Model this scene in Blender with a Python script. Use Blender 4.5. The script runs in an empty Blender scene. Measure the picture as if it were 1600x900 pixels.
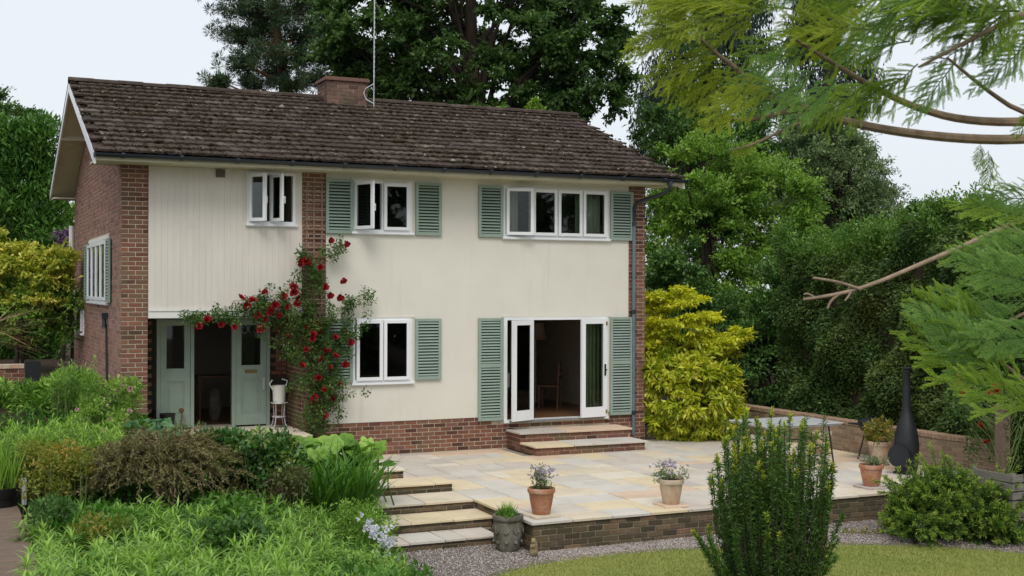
import bpy, math, random
import numpy as np
from mathutils import Matrix, Vector
PI = math.pi
R = math.radians
random.seed(7)
rng = np.random.default_rng(11)
scene = bpy.context.scene
COL = scene.collection

# ------------------------------------------------------------------ camera
CAM = np.array([-2.574, -20.745, 2.956]); FPX = 1923.36; YAW = .431; ROLL = -.003
_cy, _sy = math.cos(YAW), math.sin(YAW)
cam = bpy.data.cameras.new('camera'); cam_o = bpy.data.objects.new('camera', cam); COL.objects.link(cam_o)
_r, _u, _f = Vector((_cy, -_sy, 0)), Vector((0, 0, 1)), Vector((_sy, _cy, 0))
_cr, _sr = math.cos(ROLL), math.sin(ROLL)
_r2, _u2 = _r*_cr - _u*_sr, _r*_sr + _u*_cr
m = Matrix.Identity(4)
for i in range(3):
    m[i][0], m[i][1], m[i][2], m[i][3] = _r2[i], _u2[i], -_f[i], CAM[i]
cam_o.matrix_world = m
cam.sensor_width = 36; cam.lens = 36*FPX/1600; cam.clip_end = 600; cam.clip_start = .1
cam.dof.use_dof = True; cam.dof.focus_distance = 21; cam.dof.aperture_fstop = 8.0
scene.camera = cam_o

def at(u, v, D):
    """a point of the place seen at photo pixel u, v and lying D metres in front of the camera"""
    a, b = (u-800)/FPX, -(v-450)/FPX
    a, b = a*_cr + b*_sr, -a*_sr + b*_cr
    return np.array([CAM[0]+D*(a*_cy+_sy), CAM[1]+D*(-a*_sy+_cy), CAM[2]+D*b])

# ------------------------------------------------------------------ sky, sun, exposure
SUN_EL, SUN_AZ = R(52), R(205)      # azimuth measured clockwise from +y (north)
w = bpy.data.worlds.new('World'); scene.world = w; w.use_nodes = True
nt = w.node_tree; nt.nodes.clear()
sky = nt.nodes.new('ShaderNodeTexSky'); sky.sky_type = 'NISHITA'; sky.sun_disc = False
sky.sun_elevation = SUN_EL; sky.sun_rotation = SUN_AZ; sky.air_density = 1.0; sky.dust_density = 4.0
hsv = nt.nodes.new('ShaderNodeHueSaturation'); hsv.inputs['Saturation'].default_value = .35
mixw = nt.nodes.new('ShaderNodeMix'); mixw.data_type = 'RGBA'; mixw.inputs[0].default_value = .8
mixw.inputs[7].default_value = (7.7, 8.2, 8.75, 1)
bg = nt.nodes.new('ShaderNodeBackground'); bg.inputs['Strength'].default_value = .10
wo = nt.nodes.new('ShaderNodeOutputWorld')
nt.links.new(sky.outputs[0], hsv.inputs['Color']); nt.links.new(hsv.outputs[0], mixw.inputs[6])
nt.links.new(mixw.outputs[2], bg.inputs['Color']); nt.links.new(bg.outputs[0], wo.inputs['Surface'])
sl = bpy.data.lights.new('sun', 'SUN'); sl.energy = 1.3; sl.angle = R(25); sl.color = (1, .96, .9)
so = bpy.data.objects.new('sun', sl); COL.objects.link(so)
_sd = Vector((math.sin(SUN_AZ)*math.cos(SUN_EL), math.cos(SUN_AZ)*math.cos(SUN_EL), math.sin(SUN_EL)))
so.rotation_euler = _sd.to_track_quat('Z', 'Y').to_euler()
scene.view_settings.view_transform = 'Standard'; scene.view_settings.look = 'None'
scene.view_settings.exposure = 0.28; scene.view_settings.gamma = 1.0
scene.render.engine = 'CYCLES'
scene.cycles.max_bounces = 8; scene.cycles.transparent_max_bounces = 12; scene.cycles.transmission_bounces = 4

# ------------------------------------------------------------------ object helpers
WM = {}
def tag(o, label=None, cat=None, group=None, kind=None):
    if label: o['label'] = label
    if cat: o['category'] = cat
    if group: o['group'] = group
    if kind: o['kind'] = kind
    return o
def adopt(o, parent, mat4=None):
    o.matrix_basis = mat4 if mat4 is not None else Matrix.Identity(4)
    WM[o.name] = o.matrix_basis.copy()
    if parent is not None:
        o.parent = parent; o.matrix_parent_inverse = WM[parent.name].inverted()
    return o
def thing(name, label, cat, loc=(0, 0, 0), group=None):
    o = bpy.data.objects.new(name, None); COL.objects.link(o); o.empty_display_size = .2
    adopt(o, None, Matrix.Translation(Vector([float(c) for c in loc])))
    return tag(o, label, cat, group)
def link_mesh(name, me, mat, parent, mat4=None):
    o = bpy.data.objects.new(name, me); COL.objects.link(o)
    if mat is not None and len(me.materials) == 0: me.materials.append(mat)
    return adopt(o, parent, mat4)
def set_tint(me, t):
    a = me.attributes.new('tint', 'FLOAT', 'FACE'); a.data.foreach_set('value', np.asarray(t, dtype=np.float32))
def np_mesh(name, V, F, tint=None, smooth=False):
    """V (n,3), F (m,k) equal-sized faces"""
    me = bpy.data.meshes.new(name); V = np.asarray(V, dtype=np.float32); F = np.asarray(F, dtype=np.int32)
    me.vertices.add(len(V)); me.vertices.foreach_set('co', V.ravel())
    k = F.shape[1]; me.loops.add(F.size); me.loops.foreach_set('vertex_index', F.ravel())
    me.polygons.add(len(F)); me.polygons.foreach_set('loop_start', np.arange(0, F.size, k, dtype=np.int32))
    if tint is not None: set_tint(me, tint)
    me.update(calc_edges=True)
    if smooth: me.polygons.foreach_set('use_smooth', np.ones(len(F), dtype=bool))
    return me
def unit(a):
    a = np.asarray(a, float); return a/np.maximum(np.linalg.norm(a, axis=-1, keepdims=True), 1e-9)
class MB:
    def __init__(s): s.v, s.f, s.t = [], [], []
    def add(s, vs, fs, t=.5):
        n = len(s.v); s.v += [tuple(float(c) for c in p) for p in vs]
        s.f += [tuple(n+i for i in f) for f in fs]; s.t += [t]*len(fs); return s
    def box(s, x0, x1, y0, y1, z0, z1, t=.5):
        return s.add([(x0,y0,z0),(x1,y0,z0),(x1,y1,z0),(x0,y1,z0),(x0,y0,z1),(x1,y0,z1),(x1,y1,z1),(x0,y1,z1)],
                     [(0,3,2,1),(4,5,6,7),(0,1,5,4),(1,2,6,5),(2,3,7,6),(3,0,4,7)], t)
    def bar(s, p, q, w, h, up=(0,0,1), t=.5):
        p, q = np.array(p, float), np.array(q, float); d = unit(q-p); a = np.cross(d, up)
        a = unit(a); b = np.cross(a, d); vs = []
        for c in (p, q):
            for i, j in ((-1,-1),(1,-1),(1,1),(-1,1)): vs.append(c+a*i*w/2+b*j*h/2)
        return s.add(vs, [(3,2,1,0),(4,5,6,7),(0,1,5,4),(1,2,6,5),(2,3,7,6),(3,0,4,7)], t)
    def tube(s, path, rad, seg=8, t=.5, caps=True):
        path = [np.array(p, float) for p in path]; n = len(path)
        if not hasattr(rad, '__len__'): rad = [rad]*n
        vs = []; ref = np.array((0.13, .31, .94))
        for i, p in enumerate(path):
            d = unit(path[min(i+1, n-1)]-path[max(i-1, 0)])
            if abs(d@ref) > .95: ref = np.array((1., .1, .05))
            a = unit(np.cross(d, ref)); b = np.cross(d, a)
            for k in range(seg):
                an = 2*PI*k/seg; vs.append(p+rad[i]*(a*math.cos(an)+b*math.sin(an)))
        fs = [(i*seg+k, i*seg+(k+1) % seg, (i+1)*seg+(k+1) % seg, (i+1)*seg+k) for i in range(n-1) for k in range(seg)]
        if caps: fs += [tuple(range(seg-1, -1, -1)), tuple((n-1)*seg+k for k in range(seg))]
        return s.add(vs, fs, t)
    def lathe(s, prof, c=(0, 0, 0), seg=24, t=.5, ell=1.0):
        vs = [(c[0]+r*math.cos(2*PI*k/seg), c[1]+r*ell*math.sin(2*PI*k/seg), c[2]+z) for r, z in prof for k in range(seg)]
        fs = [(i*seg+k, i*seg+(k+1) % seg, (i+1)*seg+(k+1) % seg, (i+1)*seg+k) for i in range(len(prof)-1) for k in range(seg)]
        fs += [tuple(range(seg-1, -1, -1)), tuple((len(prof)-1)*seg+k for k in range(seg))]
        return s.add(vs, fs, t)
    def prism(s, poly, axis, a0, a1, t=.5):
        def P(p, a):
            q = list(p); q.insert(axis, a); return q
        n = len(poly); vs = [P(p, a0) for p in poly]+[P(p, a1) for p in poly]
        return s.add(vs, [tuple(range(n-1, -1, -1)), tuple(range(n, 2*n))]+[(i, (i+1) % n, n+(i+1) % n, n+i) for i in range(n)], t)
    def mesh(s, name, xf=None, smooth=False):
        me = bpy.data.meshes.new(name); v = s.v
        if xf is not None: v = [tuple(xf @ Vector(p)) for p in v]
        me.from_pydata(v, [], s.f); set_tint(me, s.t)
        import bmesh
        bm = bmesh.new(); bm.from_mesh(me); bmesh.ops.recalc_face_normals(bm, faces=bm.faces); bm.to_mesh(me); bm.free()
        if smooth:
            me.polygons.foreach_set('use_smooth', np.ones(len(me.polygons), dtype=bool)); me.set_sharp_from_angle(angle=R(40))
        return me
    def build(s, name, mat, parent=None, xf=None, smooth=False, mat4=None):
        return link_mesh(name, s.mesh(name, xf, smooth), mat, parent, mat4)

# ------------------------------------------------------------------ materials
def lin(c): return tuple((x/12.92 if x <= .04045 else ((x+.055)/1.055)**2.4) for x in c)
def mk(name):
    mt = bpy.data.materials.new(name); mt.use_nodes = True; n = mt.node_tree
    return mt, n, n.nodes['Principled BSDF']
def noise_node(n, scale, detail=6, coord='Object', rough=.6, stretch=None):
    if coord == 'World':
        tc = n.nodes.new('ShaderNodeNewGeometry'); out = tc.outputs['Position']
    else:
        tc = n.nodes.new('ShaderNodeTexCoord'); out = tc.outputs[coord]
    if stretch:
        mp = n.nodes.new('ShaderNodeMapping'); mp.inputs['Scale'].default_value = stretch
        n.links.new(out, mp.inputs['Vector']); out = mp.outputs[0]
    tx = n.nodes.new('ShaderNodeTexNoise'); tx.inputs['Scale'].default_value = scale; tx.inputs['Detail'].default_value = detail
    tx.inputs['Roughness'].default_value = rough; n.links.new(out, tx.inputs['Vector']); return tx.outputs['Fac']
def ramp(n, fac, stops, interp='LINEAR'):
    r = n.nodes.new('ShaderNodeValToRGB'); e = r.color_ramp.elements; r.color_ramp.interpolation = interp
    while len(e) < len(stops): e.new(.5)
    for el, (p, c) in zip(e, stops): el.position = p; el.color = (*c, 1)
    n.links.new(fac, r.inputs['Fac']); return r.outputs['Color']
def mix(n, fac, a, b, mode='MIX'):
    x = n.nodes.new('ShaderNodeMix'); x.data_type = 'RGBA'; x.blend_type = mode
    for sock, val in ((0, fac), (6, a), (7, b)):
        if hasattr(val, 'is_linked'): n.links.new(val, x.inputs[sock])
        else: x.inputs[sock].default_value = val if sock == 0 else (*val, 1)
    return x.outputs[2]
def thresh(n, fac, lo, hi):
    x = n.nodes.new('ShaderNodeMapRange'); x.inputs[1].default_value = lo; x.inputs[2].default_value = hi
    n.links.new(fac, x.inputs[0]); return x.outputs[0]
def bump(n, b, fac, strength=.3, dist=.01):
    bp = n.nodes.new('ShaderNodeBump'); bp.inputs['Strength'].default_value = strength; bp.inputs['Distance'].default_value = dist
    n.links.new(fac, bp.inputs['Height']); n.links.new(bp.outputs[0], b.inputs['Normal'])
def simple(name, col, rough=.5, spec=.4, var=.12, scale=6, bmp=.0, metallic=0, stretch=None, dirt=None):
    mt, n, b = mk(name); f = noise_node(n, scale, 6, 'World', stretch=stretch)
    c = ramp(n, f, [(.3, tuple(x*(1-var) for x in col)), (.7, tuple(min(1, x*(1+var)) for x in col))])
    if dirt:
        f2 = thresh(n, noise_node(n, dirt[1], 8, 'World', .7), dirt[2], dirt[3]); c = mix(n, f2, c, dirt[0])
    n.links.new(c, b.inputs['Base Color']); b.inputs['Roughness'].default_value = rough
    b.inputs['Specular IOR Level'].default_value = spec; b.inputs['Metallic'].default_value = metallic
    if bmp: bump(n, b, noise_node(n, scale*12, 4, 'World'), bmp)
    return mt
def leaf_mat(name, stops, trans=.3, rough=.5, spec=.3):
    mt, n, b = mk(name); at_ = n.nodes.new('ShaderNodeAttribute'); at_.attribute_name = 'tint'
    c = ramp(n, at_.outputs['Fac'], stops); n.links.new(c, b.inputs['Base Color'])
    b.inputs['Roughness'].default_value = rough; b.inputs['Specular IOR Level'].default_value = spec
    tr = n.nodes.new('ShaderNodeBsdfTranslucent')
    br = n.nodes.new('ShaderNodeHueSaturation'); br.inputs['Value'].default_value = 1.25; br.inputs['Saturation'].default_value = 1.1
    n.links.new(c, br.inputs['Color']); n.links.new(br.outputs[0], tr.inputs['Color'])
    mx = n.nodes.new('ShaderNodeMixShader'); mx.inputs[0].default_value = trans
    n.links.new(b.outputs[0], mx.inputs[1]); n.links.new(tr.outputs[0], mx.inputs[2])
    n.links.new(mx.outputs[0], n.nodes['Material Output'].inputs['Surface']); return mt
def brick_mat(name, stops, dirt=None, source='object'):
    mt, n, b = mk(name)
    if source == 'object': f = n.nodes.new('ShaderNodeObjectInfo').outputs['Random']
    else:
        a = n.nodes.new('ShaderNodeAttribute'); a.attribute_name = 'tint'; f = a.outputs['Fac']
    c = ramp(n, f, stops); s1 = noise_node(n, 45, 5, 'World')
    c = mix(n, .55, c, ramp(n, s1, [(.3, (.45, .42, .42)), (.7, (1.25, 1.2, 1.15))]), 'MULTIPLY')
    if dirt: c = mix(n, thresh(n, noise_node(n, dirt[1], 7, 'World', .65), dirt[2], dirt[3]), c, dirt[0])
    n.links.new(c, b.inputs['Base Color']); b.inputs['Roughness'].default_value = .9; b.inputs['Specular IOR Level'].default_value = .2
    bump(n, b, noise_node(n, 160, 4, 'World'), .5, .004); return mt
M = {}
BR = [(0, (.085, .042, .034)), (.25, (.18, .078, .055)), (.5, (.23, .1, .068)), (.75, (.2, .11, .08)), (1, (.28, .13, .082))]
GDIRT = ((.14, .115, .06), 1.1, .47, .68)
M['brick'] = brick_mat('brick', BR, GDIRT)
M['brick_t'] = brick_mat('brick_joined', BR, GDIRT, 'tint')
M['brick_gable'] = brick_mat('brick_gable', [(0, (.22, .125, .1)), (.3, (.3, .175, .135)), (.7, (.36, .205, .155)), (1, (.34, .22, .17))], None, 'tint')
DB = [(0, (.07, .055, .04)), (.4, (.12, .09, .06)), (.8, (.18, .13, .085)), (1, (.24, .155, .09))]
M['brick_mossy'] = brick_mat('brick_mossy', DB, ((.07, .07, .034), 1.3, .48, .68))
M['brick_wall'] = brick_mat('brick_garden', [(0, (.24, .165, .115)), (.5, (.31, .22, .15)), (1, (.38, .27, .18))], ((.22, .18, .12), 1.2, .5, .7))
M['mortar'] = simple('mortar', (.52, .44, .34), .95, .1, .2, 14, .4)
M['mortar_dark'] = simple('mortar_dark', (.33, .28, .2), .95, .1, .3, 8, .4, dirt=((.08, .078, .04), 1.5, .5, .7))
mt, n, b = mk('cream_render'); c = ramp(n, noise_node(n, 1.1, 6, 'World'), [(.3, (.66, .63, .55)), (.7, (.71, .68, .6))])
c = mix(n, thresh(n, noise_node(n, 1.6, 7, 'World', .65, stretch=(3.5, 1, .28)), .56, .85), c, (.58, .53, .43)); c = mix(n, thresh(n, noise_node(n, .7, 8, 'World', .7), .6, .9), c, (.6, .56, .46))
n.links.new(c, b.inputs['Base Color']); b.inputs['Roughness'].default_value = .9; b.inputs['Specular IOR Level'].default_value = .2; bump(n, b, noise_node(n, 40, 5, 'World'), .25, .004); M['render'] = mt
M['clad'] = simple('cream_boards', (.66, .61, .54), .6, .35, .05, 2.5, .03, stretch=(3, 3, .4), dirt=((.5, .45, .36), 2.2, .62, .95))
M['soffit'] = simple('soffit_paint', (.6, .56, .42), .7, .3, .06, 2, .03, dirt=((.4, .37, .22), 1.5, .5, .8))
M['white'] = simple('white_upvc', (.8, .81, .82), .35, .5, .02, 3)
M['offwhite'] = simple('white_paint', (.74, .73, .68), .5, .4, .04, 3, dirt=((.5, .48, .4), 3, .6, .9))
M['green'] = simple('sage_green_paint', (.265, .34, .285), .5, .35, .08, 4, dirt=((.2, .27, .2), 5, .62, .9))
M['dark_metal'] = simple('dark_metal', (.012, .014, .017), .45, .5, .2, 8)
M['gutter'] = simple('gutter_plastic', (.02, .026, .035), .35, .5, .2, 5)
M['pipe'] = simple('grey_pipe', (.12, .15, .18), .4, .5, .15, 5)
M['steel'] = simple('galvanised', (.5, .52, .54), .45, .5, .1, 12, metallic=.3)
M['wood'] = simple('weathered_wood', (.16, .115, .085), .85, .2, .25, 5, .4, stretch=(1, 6, 6))
M['wood_grey'] = simple('grey_wood', (.2, .185, .16), .85, .2, .25, 6, .4, stretch=(1, 1, 8))
M['floor_wood'] = simple('floorboards', (.2, .1, .05), .3, .5, .2, 4, stretch=(1, 8, 1))
M['interior'] = simple('interior_wall', (.34, .31, .26), .9, .2, .04, 2)
M['cloth'] = simple('white_cloth', (.7, .7, .68), .9, .2, .05, 4)
M['brownfurn'] = simple('brown_furniture', (.16, .075, .035), .5, .4, .2, 4)
M['curtain_g'] = simple('green_curtain', (.22, .28, .15), .9, .1, .15, 3)
M['curtain_w'] = simple('pale_curtain', (.6, .6, .5), .9, .1, .1, 3)
M['bark'] = simple('bark', (.05, .04, .032), .95, .1, .4, 6, .6, stretch=(1, 1, .3))
M['pinebark'] = simple('pine_bark', (.2, .105, .06), .95, .1, .4, 5, .6)
M['twig'] = simple('twig', (.25, .18, .12), .85, .2, .3, 20, .3)
M['deadtwig'] = simple('dead_twig', (.3, .225, .155), .85, .2, .3, 20, .3)
M['stem'] = simple('green_stem', (.12, .16, .05), .7, .2, .3, 10)
M['soil'] = simple('soil', (.055, .04, .028), 1, .1, .4, 5, .8)
M['terracotta'] = simple('terracotta', (.42, .19, .105), .85, .2, .18, 5, .15, dirt=((.5, .38, .3), 5, .48, .7))
M['terra_pale'] = simple('pale_terracotta', (.5, .33, .22), .9, .2, .15, 5, .15, dirt=((.55, .5, .4), 4, .42, .62))
M['stone'] = simple('grey_stone', (.2, .185, .15), .95, .15, .35, 9, .7, dirt=((.1, .095, .06), 5, .45, .65))
M['stone_ochre'] = simple('ochre_stone', (.28, .22, .12), .95, .15, .35, 14, .6, dirt=((.1, .09, .05), 8, .5, .7))
M['blackpot'] = simple('black_plastic', (.012, .012, .013), .45, .4, .2, 6)
M['chiminea'] = simple('black_iron', (.014, .016, .019), .55, .4, .25, 5, .15)
M['glass_top'] = simple('frosted_glass', (.6, .61, .62), .25, .5, .05, 4)
# window glass: see-through with a reflection
mt, n, b = mk('window_glass'); n.nodes.remove(b)
tr = n.nodes.new('ShaderNodeBsdfTransparent'); tr.inputs[0].default_value = (.8, .84, .82, 1)
gl = n.nodes.new('ShaderNodeBsdfGlossy'); gl.inputs['Roughness'].default_value = .02
fr = n.nodes.new('ShaderNodeFresnel'); fr.inputs[0].default_value = 1.45
mx = n.nodes.new('ShaderNodeMixShader'); n.links.new(fr.outputs[0], mx.inputs[0]); n.links.new(tr.outputs[0], mx.inputs[1]); n.links.new(gl.outputs[0], mx.inputs[2])
n.links.new(mx.outputs[0], n.nodes['Material Output'].inputs['Surface']); M['glass'] = mt
# roof tiles: weathered concrete with lichen and moss staining
def tile_mat(name, source):
    mt, n, b = mk(name)
    if source == 'object': f = n.nodes.new('ShaderNodeObjectInfo').outputs['Random']
    else:
        a = n.nodes.new('ShaderNodeAttribute'); a.attribute_name = 'tint'; f = a.outputs['Fac']
    c = ramp(n, f, [(0, (.05, .036, .03)), (.5, (.075, .055, .046)), (.85, (.105, .081, .068)), (1, (.15, .12, .102))])
    c = mix(n, thresh(n, noise_node(n, 11, 8, 'World', .7, stretch=(.5, 1, 1)), .63, .7), c, (.3, .26, .22))
    c = mix(n, thresh(n, noise_node(n, 4.5, 9, 'World', .75), .45, .58), c, (.05, .038, .028))
    n.links.new(c, b.inputs['Base Color']); b.inputs['Roughness'].default_value = .95; b.inputs['Specular IOR Level'].default_value = .15
    bump(n, b, noise_node(n, 60, 5, 'World'), .7, .01); return mt
M['tile'] = tile_mat('roof_tile', 'object'); M['tile_t'] = tile_mat('roof_tile_joined', 'tint')
M['moss'] = leaf_mat('moss', [(0, (.04, .03, .02)), (.5, (.075, .058, .035)), (.8, (.14, .115, .085)), (1, (.3, .26, .21))], .0, 1, .05)
# sandstone slabs
mt, n, b = mk('sandstone_slab'); f = n.nodes.new('ShaderNodeObjectInfo').outputs['Random']
c = ramp(n, f, [(0, (.54, .5, .44)), (.16, (.63, .55, .43)), (.32, (.56, .5, .44)), (.48, (.66, .56, .38)), (.62, (.58, .55, .5)), (.76, (.62, .47, .35)), (.85, (.47, .43, .39)), (.92, (.67, .61, .51))], 'CONSTANT')
c = mix(n, .5, c, ramp(n, noise_node(n, 2.2, 7, 'World'), [(.3, (.72, .68, .62)), (.5, (1, .96, .9)), (.72, (1.12, 1.08, 1.05))]), 'MULTIPLY')
c = mix(n, thresh(n, noise_node(n, 3.3, 8, 'World', .7), .58, .8), c, (.42, .33, .2))
c = mix(n, thresh(n, noise_node(n, 7, 8, 'World', .75), .6, .74), c, (.27, .25, .21))
n.links.new(c, b.inputs['Base Color']); b.inputs['Roughness'].default_value = .75; bump(n, b, noise_node(n, 30, 6, 'World'), .35, .006); M['slab'] = mt
M['slab_edge'] = simple('slab_bed', (.3, .27, .22), .95, .1, .25, 6, .4)
# ------------------------------------------------------------------ ground
def sstep(t): t = np.clip(t, 0, 1); return t*t*(3-2*t)
def ground_h(x, y):
    a = sstep((2.7-x)/2.7); high = .35+.85*sstep((y+4)/5.5)
    h = -.47*(1-a)+high*a
    back = sstep((y-6)/8); h = np.maximum(h, -.47+1.3*back)
    rt = sstep((x-12.6)/1.0)*sstep((y+8.5)/2.5); h = np.maximum(h, -.47+.5*rt)
    inside = (x > .3) & (y > -1.6) & (y < 8.3) & (x < 10); h = np.where(inside, np.minimum(h, .05), h)
    deckz = (x < -1.2) & (y < -4.6); h = np.where(deckz, np.minimum(h, .33), h)
    return h
gx = np.concatenate([np.linspace(-120, -14, 14), np.linspace(-12, 26, 115), np.linspace(30, 160, 16)])
gy = np.concatenate([np.linspace(-60, -24, 6), np.linspace(-22, 22, 133), np.linspace(26, 220, 18)])
X, Y = np.meshgrid(gx, gy); Z = ground_h(X, Y)
nx, ny = len(gx), len(gy); I = np.arange(nx*ny).reshape(ny, nx)
Fq = np.stack([I[:-1, :-1], I[:-1, 1:], I[1:, 1:], I[1:, :-1]], -1).reshape(-1, 4)
o = link_mesh('ground', np_mesh('ground', np.stack([X, Y, Z], -1).reshape(-1, 3), Fq, None, True), M['soil'], None); tag(o, 'dark bare soil under the plants and around the house', 'ground', kind='structure')

# lawn and gravel sheets
GZ = -.385
edge = [(1.2, -10.5), (2.3, -8.6), (2.9, -7.95), (3.5, -7.57), (4.1, -7.38), (4.95, -7.28), (6.27, -7.44), (7.93, -7.91), (8.96, -8.5), (9.8, -9.33), (10.9, -10.6), (12.5, -12.5)]
def smooth_line(pts, k=2):
    p = np.array(pts, float)
    for _ in range(k):
        q = [p[0]]
        for a, b_ in zip(p[:-1], p[1:]): q += [.75*a+.25*b_, .25*a+.75*b_]
        p = np.array(q+[p[-1]])
    return p
edge = smooth_line(edge, 2)
mb = MB(); mb.add([(x, y, GZ+.012) for x, y in edge]+[(12.5, -24, GZ+.012), (1.2, -24, GZ+.012)], [tuple(range(len(edge)+1, -1, -1))])
mt, n, b = mk('lawn'); c = ramp(n, noise_node(n, .9, 6, 'World'), [(.3, (.16, .205, .04)), (.55, (.22, .24, .052)), (.75, (.29, .27, .08))])
c = mix(n, .5, c, ramp(n, noise_node(n, 60, 3, 'World'), [(.3, (.6, .65, .5)), (.7, (1.2, 1.2, 1.1))]), 'MULTIPLY'); n.links.new(c, b.inputs['Base Color']); b.inputs['Roughness'].default_value = 1; M['lawn'] = mt
o = mb.build('lawn', M['lawn']); tag(o, 'mown yellowish green lawn in front of the gravel', 'lawn', kind='structure')
mb = MB(); mb.box(-1.0, 14.5, -12.6, -5.8, GZ-.07, GZ)
o = mb.build('gravel_path', simple('gravel_bed', (.2, .175, .16), 1, .1, .35, 30, .8)); tag(o, 'grey pink gravel path between patio wall and lawn', 'path', kind='structure')
def edge_y(x): return np.interp(x, edge[:, 0], edge[:, 1])
# loose stones
N = 30000; px = rng.uniform(1.9, 11.2, N); top = np.where(px < 4.2, -5.9, np.where(px < 9.6, -6.72, -7.3)); py = rng.uniform(0, 1, N)
ey = edge_y(px)-.03+rng.normal(0, .025, N); py = ey+(top-ey)*py
sz = rng.uniform(.007, .0155, N)
octv = np.array([(1,0,0),(-1,0,0),(0,1,0),(0,-1,0),(0,0,1),(0,0,-1)], float); octf = np.array([(0,2,4),(2,1,4),(1,3,4),(3,0,4),(2,0,5),(1,2,5),(3,1,5),(0,3,5)])
def lumps(P, S, flat=.7, jit=.35):
    n_ = len(P); ang = rng.uniform(0, 2*PI, n_); V = octv[None]*(1+rng.uniform(-jit, jit, (n_, 6, 1))); V = V*S[:, None, None]; V[..., 2] *= flat
    c, s = np.cos(ang)[:, None], np.sin(ang)[:, None]; V = np.stack([V[..., 0]*c-V[..., 1]*s, V[..., 0]*s+V[..., 1]*c, V[..., 2]], -1)+P[:, None]
    return V.reshape(-1, 3), (octf[None]+6*np.arange(n_)[:, None, None]).reshape(-1, 3), np.repeat(rng.uniform(0, 1, n_), 8)
V, F, T = lumps(np.stack([px, py, GZ+sz*.35], -1), sz)
M['stones'] = leaf_mat('gravel_stones', [(0, (.15, .12, .1)), (.35, (.3, .25, .22)), (.7, (.36, .31, .29)), (1, (.52, .48, .45))], 0, .9, .2)
o = link_mesh('gravel', np_mesh('gravel', V, F, T), M['stones'], None); tag(o, 'loose grey and pinkish gravel stones along patio wall', 'gravel', kind='stuff')
# short grass blades of the lawn
N = 90000; px = rng.uniform(2.2, 11.5, N); ey = edge_y(px); py = ey-rng.uniform(-.03, 1, N)**1.0*4.2
P = np.stack([px, py, np.full(N, GZ+.012)], -1); d = unit(np.stack([rng.normal(0, .45, N), rng.normal(0, .45, N), np.ones(N)], -1)); L = rng.uniform(.015, .04, N)
sd = unit(np.cross(d, rng.normal(0, 1, (N, 3))))*.0035
V = np.stack([P-sd, P+sd, P+d*L[:, None]], 1).reshape(-1, 3)
M['grass'] = leaf_mat('grass', [(0, (.14, .2, .035)), (.5, (.23, .265, .055)), (.85, (.32, .3, .09)), (1, (.42, .36, .15))], .2, .7, .15)
o = link_mesh('grass', np_mesh('grass', V, np.arange(3*N).reshape(-1, 3), np.clip(rng.normal(.45, .25, N)+.25*np.sin(px*1.7)*np.sin(py*2.3), 0, 1)), M['grass'], None); tag(o, 'short mown grass blades of the lawn', 'grass', kind='stuff')

# ------------------------------------------------------------------ shared pieces
CH = {}
def chamfer(sx, sy, sz, c, key=None, irr=0):
    """piece lying in x,y with its face towards +z (top at z=0), centred in x,y"""
    k = (round(sx, 3), round(sy, 3), sz, c, key)
    if k in CH: return CH[k]
    me = bpy.data.meshes.new('piece'); v = []
    for s, z in ((0, -sz), (0, -c), (c, 0)):
        for i, j in ((-1,-1),(1,-1),(1,1),(-1,1)):
            v.append((i*(sx/2-s)+random.uniform(-irr, irr), j*(sy/2-s)+random.uniform(-irr, irr), z))
    f = [(8,9,10,11)]
    for r in (0, 4):
        for q in range(4): f.append((r+q, r+(q+1) % 4, r+4+(q+1) % 4, r+4+q))
    me.from_pydata(v, [], f); CH[k] = me; return me
def frame_m(o, u, n):
    u, n = Vector(u), Vector(n); h = n.cross(u); m4 = Matrix.Identity(4)
    for i in range(3): m4[i][0], m4[i][1], m4[i][2], m4[i][3] = u[i], h[i], n[i], o[i]
    return m4
BL, BH = .225, .075
def courses(length, height, par=0, bl=BL, bh=BH):
    for k in range(int(math.ceil(height/bh-.15))):
        z0 = k*bh; z1 = min(height, z0+bh); x = -(bl/2 if (k+par) % 2 else 0)
        while x < length-.012:
            a, b_ = max(0, x), min(length, x+bl)
            if b_-a > .03: yield a, b_, z0, z1
            x += bl
def brick_ind(parent, o, u, n, length, height, mat, par=0, skip=None, j=.013, bh=BH, name='brick'):
    """single bricks; o = lower start corner of the face, u along, n outwards"""
    o, u, n = Vector(o), Vector(u), Vector(n); h = n.cross(u); cnt = 0
    for a, b_, z0, z1 in courses(length, height, par, bh=bh):
        if skip and skip(a, b_, z0, z1): continue
        w_, hh = b_-a-j, z1-z0-j
        if w_ < .02 or hh < .015: continue
        me = chamfer(w_, hh, .05, .004, mat.name)
        c = o+u*((a+b_)/2)+h*((z0+z1)/2)+n*random.uniform(-.002, .003)
        link_mesh(name, me, mat, parent, frame_m(c, u, n)); cnt += 1
    return cnt
def brick_join(mb, o, u, n, length, height, par=0, skip=None, j=.013, clip=None, bh=BH):
    o, u, n = Vector(o), Vector(u), Vector(n); h = n.cross(u)
    for a, b_, z0, z1 in courses(length, height, par, bh=bh):
        if skip and skip(a, b_, z0, z1): continue
        if clip:
            lim = clip((a+b_)/2)
            if z0 > lim-.03: continue
            z1 = min(z1, lim)
        d = random.uniform(-.002, .003); p = []
        for dd in (-.05, d):
            for x, z in ((a+j/2, z0+j/2), (b_-j/2, z0+j/2), (b_-j/2, z1-j/2), (a+j/2, z1-j/2)): p.append(o+u*x+h*z+n*dd)
        mb.add(p, [(4,5,6,7),(0,1,5,4),(1,2,6,5),(2,3,7,6),(3,0,4,7)], random.random())
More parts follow.
